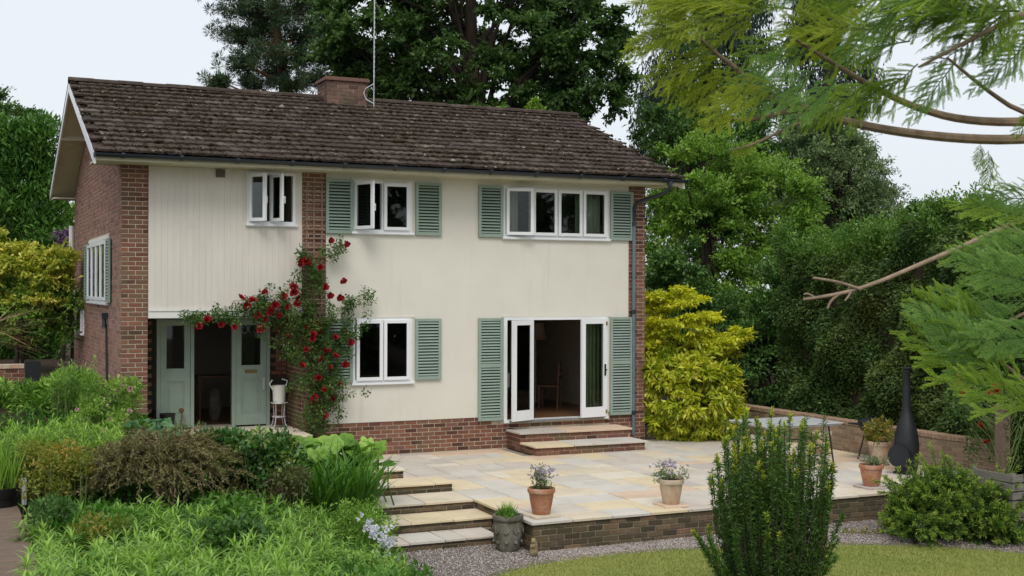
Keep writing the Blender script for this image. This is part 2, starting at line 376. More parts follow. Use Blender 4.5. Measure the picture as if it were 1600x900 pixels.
def grid_wall(mb, x0, x1, y0, y1, z0, z1, holes):
    xs = sorted({x0, x1, *[c for h in holes for c in h[:2] if x0 < c < x1]}); zs = sorted({z0, z1, *[c for h in holes for c in h[2:] if z0 < c < z1]})
    for i in range(len(xs)-1):
        for k in range(len(zs)-1):
            cx_, cz_ = (xs[i]+xs[i+1])/2, (zs[k]+zs[k+1])/2
            if any(h[0] < cx_ < h[1] and h[2] < cz_ < h[3] for h in holes): continue
            mb.box(xs[i], xs[i+1], y0, y1, zs[k], zs[k+1])
    return mb

# ------------------------------------------------------------------ the house
XR, YB = 9.829, 8.0
EY, EZ, RY, RZ, VX0, VX1 = -.609, 5.075, 3.895, 6.839, -.484, 10.336
TA = (RZ-EZ)/(RY-EY); SA = math.atan(TA)
SOF = 4.94
house = thing('house', 'two-storey cream and brick house with sage green shutters and mossy tiled roof', 'house')
W1 = (2.037, 2.865, 4.03, 4.908); W2 = (3.889, 4.985, 3.935, 4.841); W3 = (6.777, 8.995, 3.9, 4.84); WG = (3.896, 4.993, 1.285, 2.42); FD = (6.79, 8.985, .49, 2.41)
GW = (1.674, 4.726, 2.68, 3.80)
# render wall
mb = grid_wall(MB(), 3.41, 9.444, -.012, .22, .584, SOF, [W2, W3, WG, FD]); mb.build('rendered_wall', M['render'], house)
mb = grid_wall(MB(), 3.41, XR, .008, .22, -.1, .583, [FD])
core = mb.build('wall', M['mortar'], house)
for bb in ((.008, .42, .008, .25, .0, SOF-.002), (2.99, 3.405, .0, 1.1, 0, SOF-.002), (9.446, XR-.01, .006, .25, .585, SOF-.002)):
    mb = MB(); mb.box(*bb); mb.build('pier', M['mortar'], house)
mb = MB(); grid_wall(mb, -YB, -.25, .008, .25, .3, 4.9, [(-GW[1], -GW[0], GW[2], GW[3]), (-6.85, -5.9, 2.0, 2.5)])
def lim(y): y2 = y if y < RY else 2*RY-y; return EZ-.13+(y2-EY)*TA
mb.prism([(-YB, 4.9), (-.02, 4.9), (-.02, lim(.02)), (-RY, lim(RY)), (-YB, lim(YB))], 1, .008, .25) if False else None
gable_core = mb.build('gable_wall', M['mortar'], house, xf=Matrix(((0,1,0,0),(-1,0,0,0),(0,0,1,0),(0,0,0,1))))
mb = MB(); mb.prism([(.02, 4.901), (YB, 4.901), (YB, lim(YB)), (RY, lim(RY)), (.02, lim(.02))], 0, .008, .25); mb.prism([(.02, 4.5), (YB, 4.5), (YB, lim(YB)), (RY, lim(RY)), (.02, lim(.02))], 0, XR-.25, XR-.003)
mb.build('gable_top', M['mortar'], house)
mb = MB(); mb.box(.01, XR-.012, YB-.25, YB, 0, 5.3); mb.box(XR-.26, XR-.004, .26, YB-.26, 0, 4.499); mb.build('rear_wall', M['mortar'], house)
# bricks of the front (single) and of the sides (joined)
brick_ind(house, (3.41, 0, 0), (1, 0, 0), (0, -1, 0), XR-3.41, .584, M['brick'], 0, lambda a, b_, z0, z1: (3.41+a > 6.85 and 3.41+b_ < 9.1 and z0 < .3) or (z1 > .5 and 3.41+b_ > 6.75 and 3.41+a < 9.0) or (1.0 < a < 1.1 and .2 < z0 < .3), bh=.073)
brick_ind(house, (0, 0, .6), (1, 0, 0), (0, -1, 0), .425, SOF-.6, M['brick'], 0)
mb = MB()
brick_join(mb, (2.985, -.004, .35), (1, 0, 0), (0, -1, 0), .425, SOF-.35, 1)
brick_join(mb, (9.444, 0, .584), (1, 0, 0), (0, -1, 0), XR-9.444, SOF-.584, 0)
brick_join(mb, (2.985, 1.0, .35), (0, -1, 0), (-1, 0, 0), 1.0, 2.1, 0)
brick_join(mb, (.3, .99, .42), (1, 0, 0), (0, -1, 0), 2.68, 2.05, 0, lambda a, b_, z0, z1: .3+b_ > .72 and .3+a < 2.65)
brick_join(mb, (0, 0, .15), (1, 0, 0), (0, -1, 0), .425, .45, 0)
o = mb.build('bricks', M['brick_t'], house); tag(o, kind='stuff')
mb = MB()
brick_join(mb, (0, YB, .6), (0, -1, 0), (-1, 0, 0), YB, 7, 0, lambda a, b_, z0, z1: (YB-a > GW[0]-.02 and YB-b_ < GW[1]+.02 and .6+z1 > GW[2]-.02 and .6+z0 < GW[3]+.05) or (YB-a > 5.88 and YB-b_ < 6.87 and .6+z1 > 2.0 and .6+z0 < 2.5), clip=lambda a: lim(YB-a)-.6)
o = mb.build('gable_bricks', M['brick_gable'], house); tag(o, kind='stuff')
# vents
mb = MB(); mb.box(4.43, 4.64, -.004, .02, .226, .286, 0)
for k in range(5): mb.box(4.435, 4.635, -.01, -.0041, .23+k*.011, .236+k*.011)
mb.build('air_brick', M['brownfurn'], house)
mb = MB(); mb.box(1.51, 1.66, -.045, .0, 4.79, 4.92)
for k in range(6): mb.box(1.52, 1.65, -.055, -.046, 4.80+k*.02, 4.812+k*.02)
mb.build('vent', simple('vent_brown', (.16, .13, .1), .7), house)
# timber cladding over the porch: single boards
mb = grid_wall(MB(), .426, 2.984, .0, .2, 2.58, SOF-.002, [W1]); mb.build('cladding_backing', M['clad'], house)
nb = 25; bw = (2.984-.426)/nb
for k in range(nb):
    a, b_ = .426+k*bw, .426+(k+1)*bw; spans = [(2.58, SOF-.003)]
    if b_ > W1[0]-.02 and a < W1[1]+.02: spans = [(2.58, W1[2]-.01), (W1[3]+.01, SOF-.003)]
    for z0, z1 in spans:
        if z1-z0 < .01: continue
        me = chamfer(b_-a-.001, z1-z0, .02, .0016, 'clad'); link_mesh('cladding_board', me, M['clad'], house, frame_m((( a+b_)/2, -.021+random.uniform(-.001, .001), (z0+z1)/2), (1, 0, 0), (0, -1, 0)))
mb = MB(); mb.box(.424, 2.986, -.05, .1, 2.445, 2.579); mb.box(.424, 2.986, -.065, -.051, 2.56, 2.60); mb.build('porch_fascia', M['offwhite'], house)
mb = MB(); mb.box(.3, 2.984, .1, 1.2, 2.46, 2.55); mb.build('porch_ceiling', M['offwhite'], house)
# rooms
mb = MB(); mb.box(.26, XR-.27, 1.21, YB-.26, .3, .49); mb.box(3.42, XR-.27, .23, 1.2, .3, .488); mb.build('floor', M['floor_wood'], house)
mb = MB(); mb.box(.26, XR-.27, .25, YB-.26, 2.56, 2.72); mb.box(.26, XR-.27, .25, YB-.26, SOF+.02, SOF+.1); mb.box(5.6, 5.7, .24, 5.5, .5, SOF); mb.box(3.3, XR-.28, 5.5, 5.6, .5, SOF); mb.box(.27, 3.3, 4.5, 4.6, .5, SOF); mb.box(3.2, 3.3, 1.1, 5.5, .5, SOF); mb.build('room_walls', M['interior'], house)
# soffit, fascia, gutter
mb = MB(); mb.box(VX0+.03, VX1-.03, EY+.04, .3, SOF, SOF+.03); mb.build('soffit', M['soffit'], house)
mb = MB(); mb.box(VX0+.02, VX1-.02, EY+.02, EY+.045, SOF-.005, EZ-.03); mb.build('fascia', M['soffit'], house)
prof = [(math.cos(PI+PI*k/8)*.062, math.sin(PI+PI*k/8)*.058) for k in range(9)]; prof2 = [(p[0]*.9, p[1]*.9) for p in prof][::-1]
mb = MB(); gc = (EY-.045, EZ-.035); mb.prism([(gc[0]+a, gc[1]+b_) for a, b_ in prof+prof2], 0, VX0, VX1+.02); mb.box(VX1+.005, VX1+.025, gc[0]-.062, gc[0]+.062, gc[1]-.06, gc[1]+.005); mb.box(VX0-.01, VX0+.01, gc[0]-.062, gc[0]+.062, gc[1]-.06, gc[1]+.005)
gut = mb.build('gutter', M['gutter'], house)
for k in range(12):
    x = VX0+.4+k*.9; mb = MB(); mb.prism([(gc[0]+a*1.13, gc[1]+b_*1.13-.004) for a, b_ in prof]+[(gc[0]+.06, gc[1]+.012), (gc[0]-.06, gc[1]+.012)], 0, x, x+.05); mb.build('gutter_bracket', M['gutter'], gut)
# down pipe on the corner pier
mb = MB(); mb.tube([(9.98, gc[0], EZ-.09), (9.98, gc[0], EZ-.2), (9.9, gc[0]+.1, EZ-.3), (9.56, -.12, 4.62), (9.53, -.07, 4.52), (9.53, -.07, 4.2)], .036, 10); mb.tube([(9.98, gc[0], EZ-.06), (9.98, gc[0], EZ-.16)], .05, 10)
dp = mb.build('downpipe_bend', M['gutter'], house, smooth=True)
mb = MB(); mb.tube([(9.53, -.07, 4.25), (9.53, -.07, .12)], .035, 12); mb.build('downpipe', M['pipe'], house, smooth=True)
for z in (4.2, 2.5, .55):
    mb = MB(); mb.tube([(9.53, -.07, z-.04), (9.53, -.07, z+.04)], .043, 12); mb.box(9.47, 9.59, -.045, -.005, z-.02, z+.02); mb.build('pipe_clip', M['gutter'], house)
mb = MB(); mb.tube([(-.06, 8.05, 4.3), (-.06, 7.98, 2.75), (-.02, 7.8, 2.66)], .05, 8); mb.build('waste_pipe', M['offwhite'], house, smooth=True)
# verge: barge boards and sloping soffit, purlin ends
sl = np.array([0, math.cos(SA), math.sin(SA)]); nn = np.array([0, -math.sin(SA), math.cos(SA)])
def slope(x, s, h=0): p = np.array([x, EY, EZ])+sl*s+nn*h; return tuple(p)
SL = math.hypot(RY-EY, RZ-EZ)
for xa in (VX0, VX1-.03):
    mb = MB(); mb.prism([(EY+.03, EZ-.2), (EY-.0, EZ-.2), (EY-.0, EZ-.045), (RY, RZ-.045), (RY, RZ-.2), (EY+.12, EZ-.045-.155+.02)], 0, xa, xa+.03)
    mb.prism([(2*RY-EY, EZ-.2), (2*RY-EY, EZ-.045), (RY, RZ-.0451), (RY, RZ-.2)], 0, xa, xa+.03); mb.build('bargeboard', M['white'], house)
for xa, xb in ((VX0+.031, .3), (XR-.3, VX1-.031)):
    mb = MB(); mb.prism([(EY+.1, EZ-.12), (RY, RZ-.155), (RY, RZ-.135), (EY+.1, EZ-.10)], 0, xa, xb); mb.prism([(2*RY-EY, EZ-.155), (RY, RZ-.1551), (RY, RZ-.1351), (2*RY-EY, EZ-.135)], 0, xa, xb)
    mb.box(xa, xb, 2*RY-EY-.62, 2*RY-EY-.02, EZ-.2, EZ-.17); mb.box(xa, xb, RY+1.75, RY+2.05, lim(RY+1.9)-.05, lim(RY+1.9)+.05); mb.build('verge_soffit', M['soffit'], house)
# roof deck
roof = MB(); roof.add([slope(VX0+.01, 0, -.03), slope(VX1-.01, 0, -.03), slope(VX1-.01, SL, -.03), slope(VX0+.01, SL, -.03), (VX1-.01, 2*RY-EY, EZ-.03), (VX0+.01, 2*RY-EY, EZ-.03)], [(0,1,2,3), (3,2,4,5)])
roof.add([(VX0, RY, RZ+.02), (VX1, RY, RZ+.02), (VX1, 2*RY-EY+.05, EZ), (VX0, 2*RY-EY+.05, EZ)], [(0,1,2,3)])
roof = roof.build('roof', M['tile_t'], house)
TW, TG = .328, SL/16
def tile_geo(w_, ln, lift):
    k = 9; xs = np.linspace(0, w_-.004, k); zz = .014*(.5-.5*np.cos(4*PI*np.linspace(0, 1, k)))
    V = [(x, -.03, z*.6+lift) for x, z in zip(xs, zz)]+[(x, ln, z*.9) for x, z in zip(xs, zz)]+[(x, -.03, z*.6+lift-.036) for x, z in zip(xs, zz)]
    V += [(0, ln, -.02), (w_-.004, ln, -.02)]
    F = [(i, i+1, k+i+1, k+i) for i in range(k-1)]+[(2*k+i, 2*k+i+1, i+1, i) for i in range(k-1)]+[(0, k, 3*k, 2*k), (k-1, 3*k-1, 3*k+1, 2*k-1)]
    return V, F
tv, tf = tile_geo(TW, TG+.02, .042); tme = bpy.data.meshes.new('tile'); tme.from_pydata(tv, [], tf)
S3 = Matrix(((1,0,0,0),(0,sl[1],nn[1],0),(0,sl[2],nn[2],0),(0,0,0,1)))
mbj = MB(); cols = int((VX1-VX0)/TW)
TWx = (VX1-VX0)/cols
for r_ in range(16):
    for c_ in range(cols):
        if r_ % 2 and c_ == cols-1: continue
        p = slope(VX0+c_*TWx+(TWx/2 if r_ % 2 else 0), r_*TG, random.uniform(-.003, .006)); m4 = Matrix.Translation(Vector(p)) @ S3 @ Matrix.Rotation(random.gauss(0, .006), 4, 'Z') @ Matrix.Rotation(random.gauss(0, .006), 4, 'X')
        if r_ < 9: link_mesh('tile', tme, M['tile'], roof, m4)
        else: mbj.add([m4 @ Vector(q) for q in tv], tf, random.random())
o = mbj.build('tiles', M['tile_t'], roof); tag(o, kind='stuff')
rt = [(math.cos(PI*k/6)*.13, math.sin(PI*k/6)*.085) for k in range(7)]; rt_in = [(a*.86, b_*.82) for a, b_ in rt][::-1]
mb = MB(); mb.prism([(a, b_) for a, b_ in rt+rt_in], 0, 0, .455); rme = mb.mesh('ridge_tile')
for k in range(24):
    x = VX0+k*.4508; link_mesh('ridge_tile', rme, M['tile'], roof, Matrix.Translation((x, RY, RZ-.005+random.uniform(-.006, .008))))
# moss on the tile edges
N = 11000; rr = rng.integers(0, 16, N); xx = rng.uniform(VX0, VX1, N); keep = (np.sin(xx*2.1+rr*.7)+np.sin(xx*.9-rr*1.3)+rng.normal(0, 1.0, N)) > -.3; rr, xx = rr[keep], xx[keep]; N = len(xx)
ss = rr*TG-.03+np.abs(rng.normal(0, .05, N)); sz = rng.gamma(3., .0065, N)+.006
P = np.array([0, EY, EZ])+ss[:, None]*sl+nn*(.04-.1*(ss-rr*TG)[:, None]); P[:, 0] = xx
V, F, T = lumps(P, sz, .6, .4)
o = link_mesh('moss', np_mesh('moss', V, F, np.clip(T**3.2, 0, 1)), M['moss'], roof); tag(o, kind='stuff')
# chimney
chim = MB(); chim.box(4.41, 5.25, 3.41, 4.09, 6.3, 7.12); chim = chim.build('chimney', M['mortar_dark'], roof)
mb = MB(); brick_join(mb, (4.4, 3.4, 6.4), (1, 0, 0), (0, -1, 0), .86, .75, 0); brick_join(mb, (4.4, 4.1, 6.4), (0, -1, 0), (-1, 0, 0), .7, .75, 1)
brick_join(mb, (5.26, 3.4, 6.4), (0, 1, 0), (1, 0, 0), .7, .75, 1); mb.box(4.36, 5.30, 3.36, 4.14, 7.151, 7.2, .6); mb.box(4.38, 5.28, 3.38, 4.12, 7.2, 7.225, .9)
o = mb.build('chimney_bricks', brick_mat('brick_chimney', [(0, (.1, .06, .05)), (.5, (.17, .1, .08)), (1, (.22, .13, .1))], ((.1, .09, .06), 3, .5, .7), 'tint'), roof); tag(o, kind='stuff')
# ------------------------------------------------------------------ aerial mast
mast = thing('aerial_mast', 'tall thin pale aerial mast strapped to the chimney', 'mast', (5.36, 3.3, 6.7))
mb = MB(); mb.tube([(5.36, 3.3, 6.6), (5.38, 3.3, 11.5)], .011, 8); mb.build('pole', M['steel'], mast)
mb = MB()
for k in range(40): mb.tube([(5.365+.02*k/40, 3.3, 7.25+k*.1), (5.365+.02*k/40, 3.3, 7.29+k*.1)], .0155, 6)
mb.build('collars', M['steel'], mast)
mb = MB(); mb.tube([(5.36, 3.31, 7.12), (5.2, 3.36, 7.02), (5.17, 3.38, 6.92), (5.22, 3.37, 6.8), (5.36, 3.31, 6.72)], .012, 6); mb.build('bracket', M['steel'], mast)

# ------------------------------------------------------------------ windows
def sash_geo(mb, x0, x1, z0, z1, y, th=.05, fw=.055):
    mb.box(x0, x0+fw, y-th, y, z0, z1); mb.box(x1-fw, x1, y-th, y, z0, z1); mb.box(x0+fw, x1-fw, y-th, y, z0, z0+fw); mb.box(x0+fw, x1-fw, y-th, y, z1-fw, z1)
def window(W, lights, xf=None, opens={}, proud=.0, sill=True):
    x0, x1, z0, z1 = W; fw = .045; mb = MB(); yy = .06
    mb.box(x0, x0+fw, -.02, yy+.02, z0, z1); mb.box(x1-fw, x1, -.02, yy+.02, z0, z1); mb.box(x0+fw, x1-fw, -.02, yy+.02, z0, z0+fw); mb.box(x0+fw, x1-fw, -.02, yy+.02, z1-fw, z1)
    lw = (x1-x0-2*fw)/lights
    for k in range(1, lights): mb.box(x0+fw+k*lw-.018, x0+fw+k*lw+.018, -.015, yy+.015, z0+fw, z1-fw)
    win = mb.build('window', M['white'], house, xf=xf)
    for k in range(lights):
        a, b_ = x0+fw+k*lw+.012, x0+fw+(k+1)*lw-.012; c0, c1 = z0+fw-.006, z1-fw+.006
        ang = opens.get(k, 0); m4 = Matrix.Translation((a, -.022, 0)) @ Matrix.Rotation(-ang, 4, 'Z')
        full = (xf @ m4) if xf is not None else m4
        mb = MB(); sash_geo(mb, 0, b_-a, c0, c1, 0, .045); mb.build('sash', M['white'], win, xf=full)
        mb = MB(); mb.box(.05, b_-a-.05, -.026, -.020, c0+.05, c1-.05); mb.build('pane', M['glass'], win, xf=full)
        if ang:
            mb = MB(); mb.box(b_-a-.04, b_-a-.015, 0, .03, (c0+c1)/2-.02, (c0+c1)/2+.02); mb.box(b_-a-.038, b_-a-.018, .03, .045, (c0+c1)/2-.1, (c0+c1)/2+.02); mb.build('handle', M['white'], win, xf=full)
            mb = MB()
            for zz in (c0+.1, c1-.14): mb.box(b_-a+.012, b_-a+.03, .01, .05, zz, zz+.05)
            mb.build('hinge', M['dark_metal'], win, xf=(xf @ Matrix.Translation((a, -.022, 0))) if xf is not None else Matrix.Translation((a, -.022, 0)))
    if sill:
        mb = MB(); mb.box(x0-.03, x1+.03, -.075, .0, z0-.035, z0-.001); mb.box(x0-.02, x1+.02, -.055, .0, z0-.05, z0-.036); mb.build('sill', M['white'], win, xf=xf)
    return win
window(W1, 2, opens={0: R(52), 1: R(70)})
window(W2, 2, opens={0: R(66)})
w3 = window(W3, 4, opens={0: R(16)})
window(WG, 2)
GXF = Matrix(((0,1,0,0),(-1,0,0,0),(0,0,1,0),(0,0,0,1)))
window((-GW[1], -GW[0], GW[2], GW[3]), 4, xf=GXF)
window((-6.85, -5.9, 2.0, 2.5), 1, xf=GXF)
# window surround strips
for W in (W2, W3, WG, FD): mb = MB(); mb.box(W[0]-.04, W[1]+.04, -.03, -.0125, W[3]+.002, W[3]+.035); mb.build('drip_strip', M['render'], house)
mb = MB(); mb.box(GW[1]*-1-.02, -GW[0]+.02, -.03, .0, GW[3]+.0, GW[3]+.06); mb.build('gable_lintel', M['offwhite'], house, xf=GXF)
def wavy(x0, x1, y, z0, z1, waves, amp, mat, parent, name='curtain'):
    k = waves*8; xs = np.linspace(x0, x1, k); ys = y+amp*np.sin(np.linspace(0, 2*PI*waves, k))+amp*.4*np.sin(np.linspace(0, 5*waves, k))
    V = [(x, q, z0) for x, q in zip(xs, ys)]+[(x, q, z1) for x, q in zip(xs, ys)]; mb = MB(); mb.add(V, [(i, i+1, k+i+1, k+i) for i in range(k-1)])
    V2 = [(x, q+.006, z) for (x, q, z) in V]; mb.add(V2, [(k+i, k+i+1, i+1, i) for i in range(k-1)]); return mb.build(name, mat, parent, smooth=True)
wavy(8.42, 8.96, .27, 3.75, 4.9, 6, .03, M['curtain_w'], w3); wavy(6.82, 7.2, .27, 3.75, 4.9, 5, .03, M['curtain_w'], w3)
# ------------------------------------------------------------------ shutters
M['shutter_shade'] = simple('shutter_gap_shade', (.03, .045, .038), .8)  # dark sheet behind the slats, painted as the shade in their gaps
def shutter(x0, x1, z0, z1, rails, y=-.025, xf=None):
    st, th = .052, .04; mb = MB(); zr = [z0+.03]+list(rails)+[z1-.03]
    mb.box(x0, x0+st, y-th, y, z0, z1); mb.box(x1-st, x1, y-th, y, z0, z1); mb.box(x0+st, x1-st, y-th+.002, y, z0, z0+.06); mb.box(x0+st, x1-st, y-th+.002, y, z1-.05, z1)
    for r_ in rails: mb.box(x0+st, x1-st, y-th+.002, y, r_-.035, r_+.035)
    sh = mb.build('shutter', M['green'], house, xf=xf)
    mb = MB(); mb.box(x0+.01, x1-.01, y+.001, y+.006, z0+.01, z1-.01); mb.build('gap_shade', M['shutter_shade'], sh, xf=xf)
    bounds = [z0+.06]+[q for r_ in rails for q in (r_-.035, r_+.035)]+[z1-.05]; pitch = .054
    wd = x1-x0-2*st
    sk = ('slat', round(wd, 3), xf is not None)
    if sk not in CH:
        s_ = MB(); s_.add([(-wd/2, -.037, -.017), (wd/2, -.037, -.017), (wd/2, -.037, -.006), (-wd/2, -.037, -.006), (-wd/2, -.018, .004), (wd/2, -.018, .004), (wd/2, -.018, .014), (-wd/2, -.018, .014)], [(0,3,2,1),(4,5,6,7),(0,1,5,4),(1,2,6,5),(2,3,7,6),(3,0,4,7)])
        CH[sk] = s_.mesh('slat', xf.to_3x3().to_4x4() if xf is not None else None)
    for i in range(0, len(bounds), 2):
        a, b_ = bounds[i], bounds[i+1]; n_ = int(round((b_-a)/pitch)); p_ = (b_-a)/n_
        for k in range(n_):
            c = Vector(((x0+x1)/2, y, a+(k+.5)*p_)); c = xf @ c if xf is not None else c
            link_mesh('slat', CH[sk], M['green'], sh, Matrix.Translation(c))
    return sh
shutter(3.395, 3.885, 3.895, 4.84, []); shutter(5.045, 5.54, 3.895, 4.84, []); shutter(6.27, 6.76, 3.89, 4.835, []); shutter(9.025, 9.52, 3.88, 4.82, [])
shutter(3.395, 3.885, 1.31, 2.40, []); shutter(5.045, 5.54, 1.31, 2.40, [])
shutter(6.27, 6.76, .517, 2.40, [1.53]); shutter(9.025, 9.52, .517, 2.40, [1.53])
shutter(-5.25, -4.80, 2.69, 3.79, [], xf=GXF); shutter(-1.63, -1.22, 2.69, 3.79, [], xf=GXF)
# ------------------------------------------------------------------ french door
x0, x1, z0, z1 = FD
mb = MB(); mb.box(x0, x0+.07, -.03, .1, z0, z1); mb.box(x1-.07, x1, -.03, .1, z0, z1); mb.box(x0+.07, x1-.07, -.03, .1, z1-.05, z1); mb.box(x0+.0, x1-.0, -.06, .12, z0-.03, z0+.02)
fdo = mb.build('door_frame', M['white'], house)
mb = MB(); mb.box(x0+.1, x1-.1, -.075, -.061, z0-.03, z0+.015); mb.build('threshold', simple('threshold_grey', (.2, .2, .2), .5), house)
def leaf_door(p0, p1, z0, z1, handle):
    p0, p1 = Vector((*p0, 0)), Vector((*p1, 0)); wd = (p1-p0).length; a = math.atan2(p1.y-p0.y, p1.x-p0.x); m4 = Matrix.Translation(p0) @ Matrix.Rotation(a, 4, 'Z')
    mb = MB(); fw = .085; mb.box(0, fw, -.045, 0, z0, z1); mb.box(wd-fw, wd, -.045, 0, z0, z1); mb.box(fw, wd-fw, -.045, 0, z0, z0+.19); mb.box(fw, wd-fw, -.045, 0, z1-.09, z1)
    d = mb.build('door', M['white'], house, xf=m4); mb = MB(); mb.box(fw+.002, wd-fw-.002, -.026, -.02, z0+.192, z1-.092); mb.build('pane', M['glass'], d, xf=m4)
    mb = MB(); mb.box(fw-.012, fw+.004, -.052, -.046, z0+.18, z1-.08); mb.box(wd-fw-.004, wd-fw+.012, -.052, -.046, z0+.18, z1-.08); mb.build('bead', M['white'], d, xf=m4)
    if handle:
        hx = wd-.045; mb = MB(); mb.box(hx-.018, hx+.018, -.056, -.046, z0+.78, z0+1.0); mb.box(hx-.02, hx+.02, -.09, -.057, z0+.88, z0+.905); mb.build('handle', M['dark_metal'], d, xf=m4)
        mb = MB()
        for zz in (z0+.06, z1-.12): mb.box(wd-.03, wd+.004, -.06, -.0465, zz, zz+.07)
        mb.build('hinge', simple('brass', (.4, .3, .12), .4, metallic=.8), d, xf=m4)
    return d
leaf_door((6.85, -.24), (7.36, -.05), .505, 2.36, False)
leaf_door((8.34, -.12), (8.93, -.035), .505, 2.37, True)
wavy(8.58, 9.12, .3, .55, 2.4, 7, .035, M['curtain_g'], fdo); wavy(7.08, 7.44, .3, 1.35, 2.4, 5, .035, M['curtain_g'], fdo)
# ------------------------------------------------------------------ front door in the porch
dy = .98
mb = MB()
for xa in (.705, 1.275, 1.99, 2.60): mb.box(xa, xa+.06, dy-.06, dy+.04, .5, 2.40)
mb.box(.705, 2.66, dy-.055, dy+.04, 2.40, 2.46); pf = mb.build('porch_door_frame', M['green'], house)
def panel_door(xa, xb, y, glass_z, letter, label=None):
    mb = MB(); z0, z1 = .53, 2.39; fw = .1
    mb.box(xa, xa+fw, y-.045, y, z0, z1); mb.box(xb-fw, xb, y-.045, y, z0, z1); mb.box(xa+fw, xb-fw, y-.045, y, z1-.1, z1); mb.box(xa+fw, xb-fw, y-.045, y, glass_z-.22, glass_z); mb.box(xa+fw, xb-fw, y-.045, y, z0, z0+.2); mb.box(xa+fw, xb-fw, y-.025, y-.005, z0+.2, glass_z-.22)
    mb.box(xa+fw+.05, xb-fw-.05, y-.037, y-.026, z0+.26, glass_z-.28)
    d = mb.build('front_door', M['green'], house); mb = MB(); mb.box(xa+fw, xb-fw, y-.02, y-.014, glass_z, z1-.1); mb.build('pane', M['glass'], d)
    if letter: mb = MB(); mb.box((xa+xb)/2-.11, (xa+xb)/2+.11, y-.054, y-.046, glass_z-.14, glass_z-.08); mb.build('letter_plate', simple('brass_dull', (.2, .15, .06), .5, metallic=.5), d); mb = MB(); mb.box(xb-.06, xb-.03, y-.07, y-.046, 1.15, 1.36); mb.build('door_handle', M['steel'], d)
panel_door(.77, 1.27, dy, 1.55, False); panel_door(2.055, 2.595, dy, 1.58, True)
mb = MB(); mb.box(1.335, 1.99, dy-.05, dy+.2, .48, .53); mb.build('doorstep', M['slab_edge'], house)
# light fitting and cable on the gable
mb = MB(); mb.box(-.1, -.005, 1.72, 1.84, 2.4, 2.5); mb.tube([(-.06, 1.78, 2.4), (-.06, 1.76, 2.25)], .04, 8); mb.tube([(-.03, 1.76, 2.3), (-.03, 1.62, 1.2)], .02, 6); mb.build('wall_light', M['dark_metal'], house)
# ------------------------------------------------------------------ patio
PX0, PX1, PYF, PYI = 4.17, 12.3, -6.74, -4.86
def slab_fill(x0, x1, y0, y1, unit_, block, key):
    nx_, ny_ = int(round((x1-x0)/unit_)), int(round((y1-y0)/unit_)); ux, uy = (x1-x0)/nx_, (y1-y0)/ny_
    used = np.zeros((nx_, ny_), bool); out = []
    for i in range(nx_):
        for j in range(ny_):
            if block((x0+(i+.5)*ux), (y0+(j+.5)*uy)): used[i, j] = True
    sizes = [(3, 2), (2, 2), (2, 3), (2, 1), (1, 2), (2, 2), (3, 2)]
    for j in range(ny_):
        for i in range(nx_):
            if used[i, j]: continue
            random.shuffle(sizes)
            for a, b_ in sizes+[(1, 1)]:
                if i+a <= nx_ and j+b_ <= ny_ and not used[i:i+a, j:j+b_].any(): break
            used[i:i+a, j:j+b_] = True; out.append((x0+i*ux, x0+(i+a)*ux, y0+j*uy, y0+(j+b_)*uy))
    return out
def lay(parent, rects, z, th=.035, mat=None, gap=.012, name='slab'):
    for a, b_, c, d in rects:
        me = chamfer(b_-a-gap, d-c-gap, th, .006, 'slab%d' % random.randint(0, 2), .003)
        link_mesh(name, me, mat or M['slab'], parent, Matrix.Translation(((a+b_)/2, (c+d)/2, z+random.uniform(-.002, .002))) @ Matrix.Rotation(random.gauss(0, .003), 4, 'X') @ Matrix.Rotation(random.gauss(0, .003), 4, 'Y'))
patio = MB(); patio.box(PX0+.03, PX1+.1, PYF+.03, .03, GZ-.08, -.022); patio.box(2.3, PX0+.029, PYI+.03, .03, GZ-.08, -.022)
patio = patio.build('patio', M['slab_edge']); tag(patio, 'sandstone slab patio in front of the house', 'patio', kind='structure')
front = [(PX0-.03+k*.58, PX0-.03+(k+1)*.58, PYF-.03, PYF+.42) for k in range(14)]
lay(patio, front, 0)
lay(patio, slab_fill(PX0-.03, PX1, PYF+.42, -.01, .285, lambda x, y: 6.8 < x < 9.1 and y > -1.2, 'p'), 0)
lay(patio, slab_fill(2.35, PX0-.035, PYI-.02, -4.12, .37, lambda x, y: False, 'q'), 0)
lay(patio, slab_fill(3.65, PX0-.035, -3.5, -.02, .26, lambda x, y: False, 'q'), 0)
# retaining wall along the gravel
pw = thing('patio_wall', 'low mossy brick retaining wall along the front of the patio', 'wall', (7, PYF, GZ))
mb = MB(); mb.box(PX0+.012, PX1, PYF+.01, PYF+.2, GZ-.06, -.04); mb.box(PX0+.011, PX0+.2, PYF+.2, PYI, GZ-.06, -.04); mb.build('core', M['mortar_dark'], pw)
brick_ind(pw, (PX0, PYF, GZ-.02), (1, 0, 0), (0, -1, 0), 6.1, -.036-GZ+.02, M['brick_mossy'], 0)
brick_ind(pw, (PX0, PYI, GZ-.02), (0, -1, 0), (-1, 0, 0), PYI-PYF, -.036-GZ+.02, M['brick_mossy'], 1)
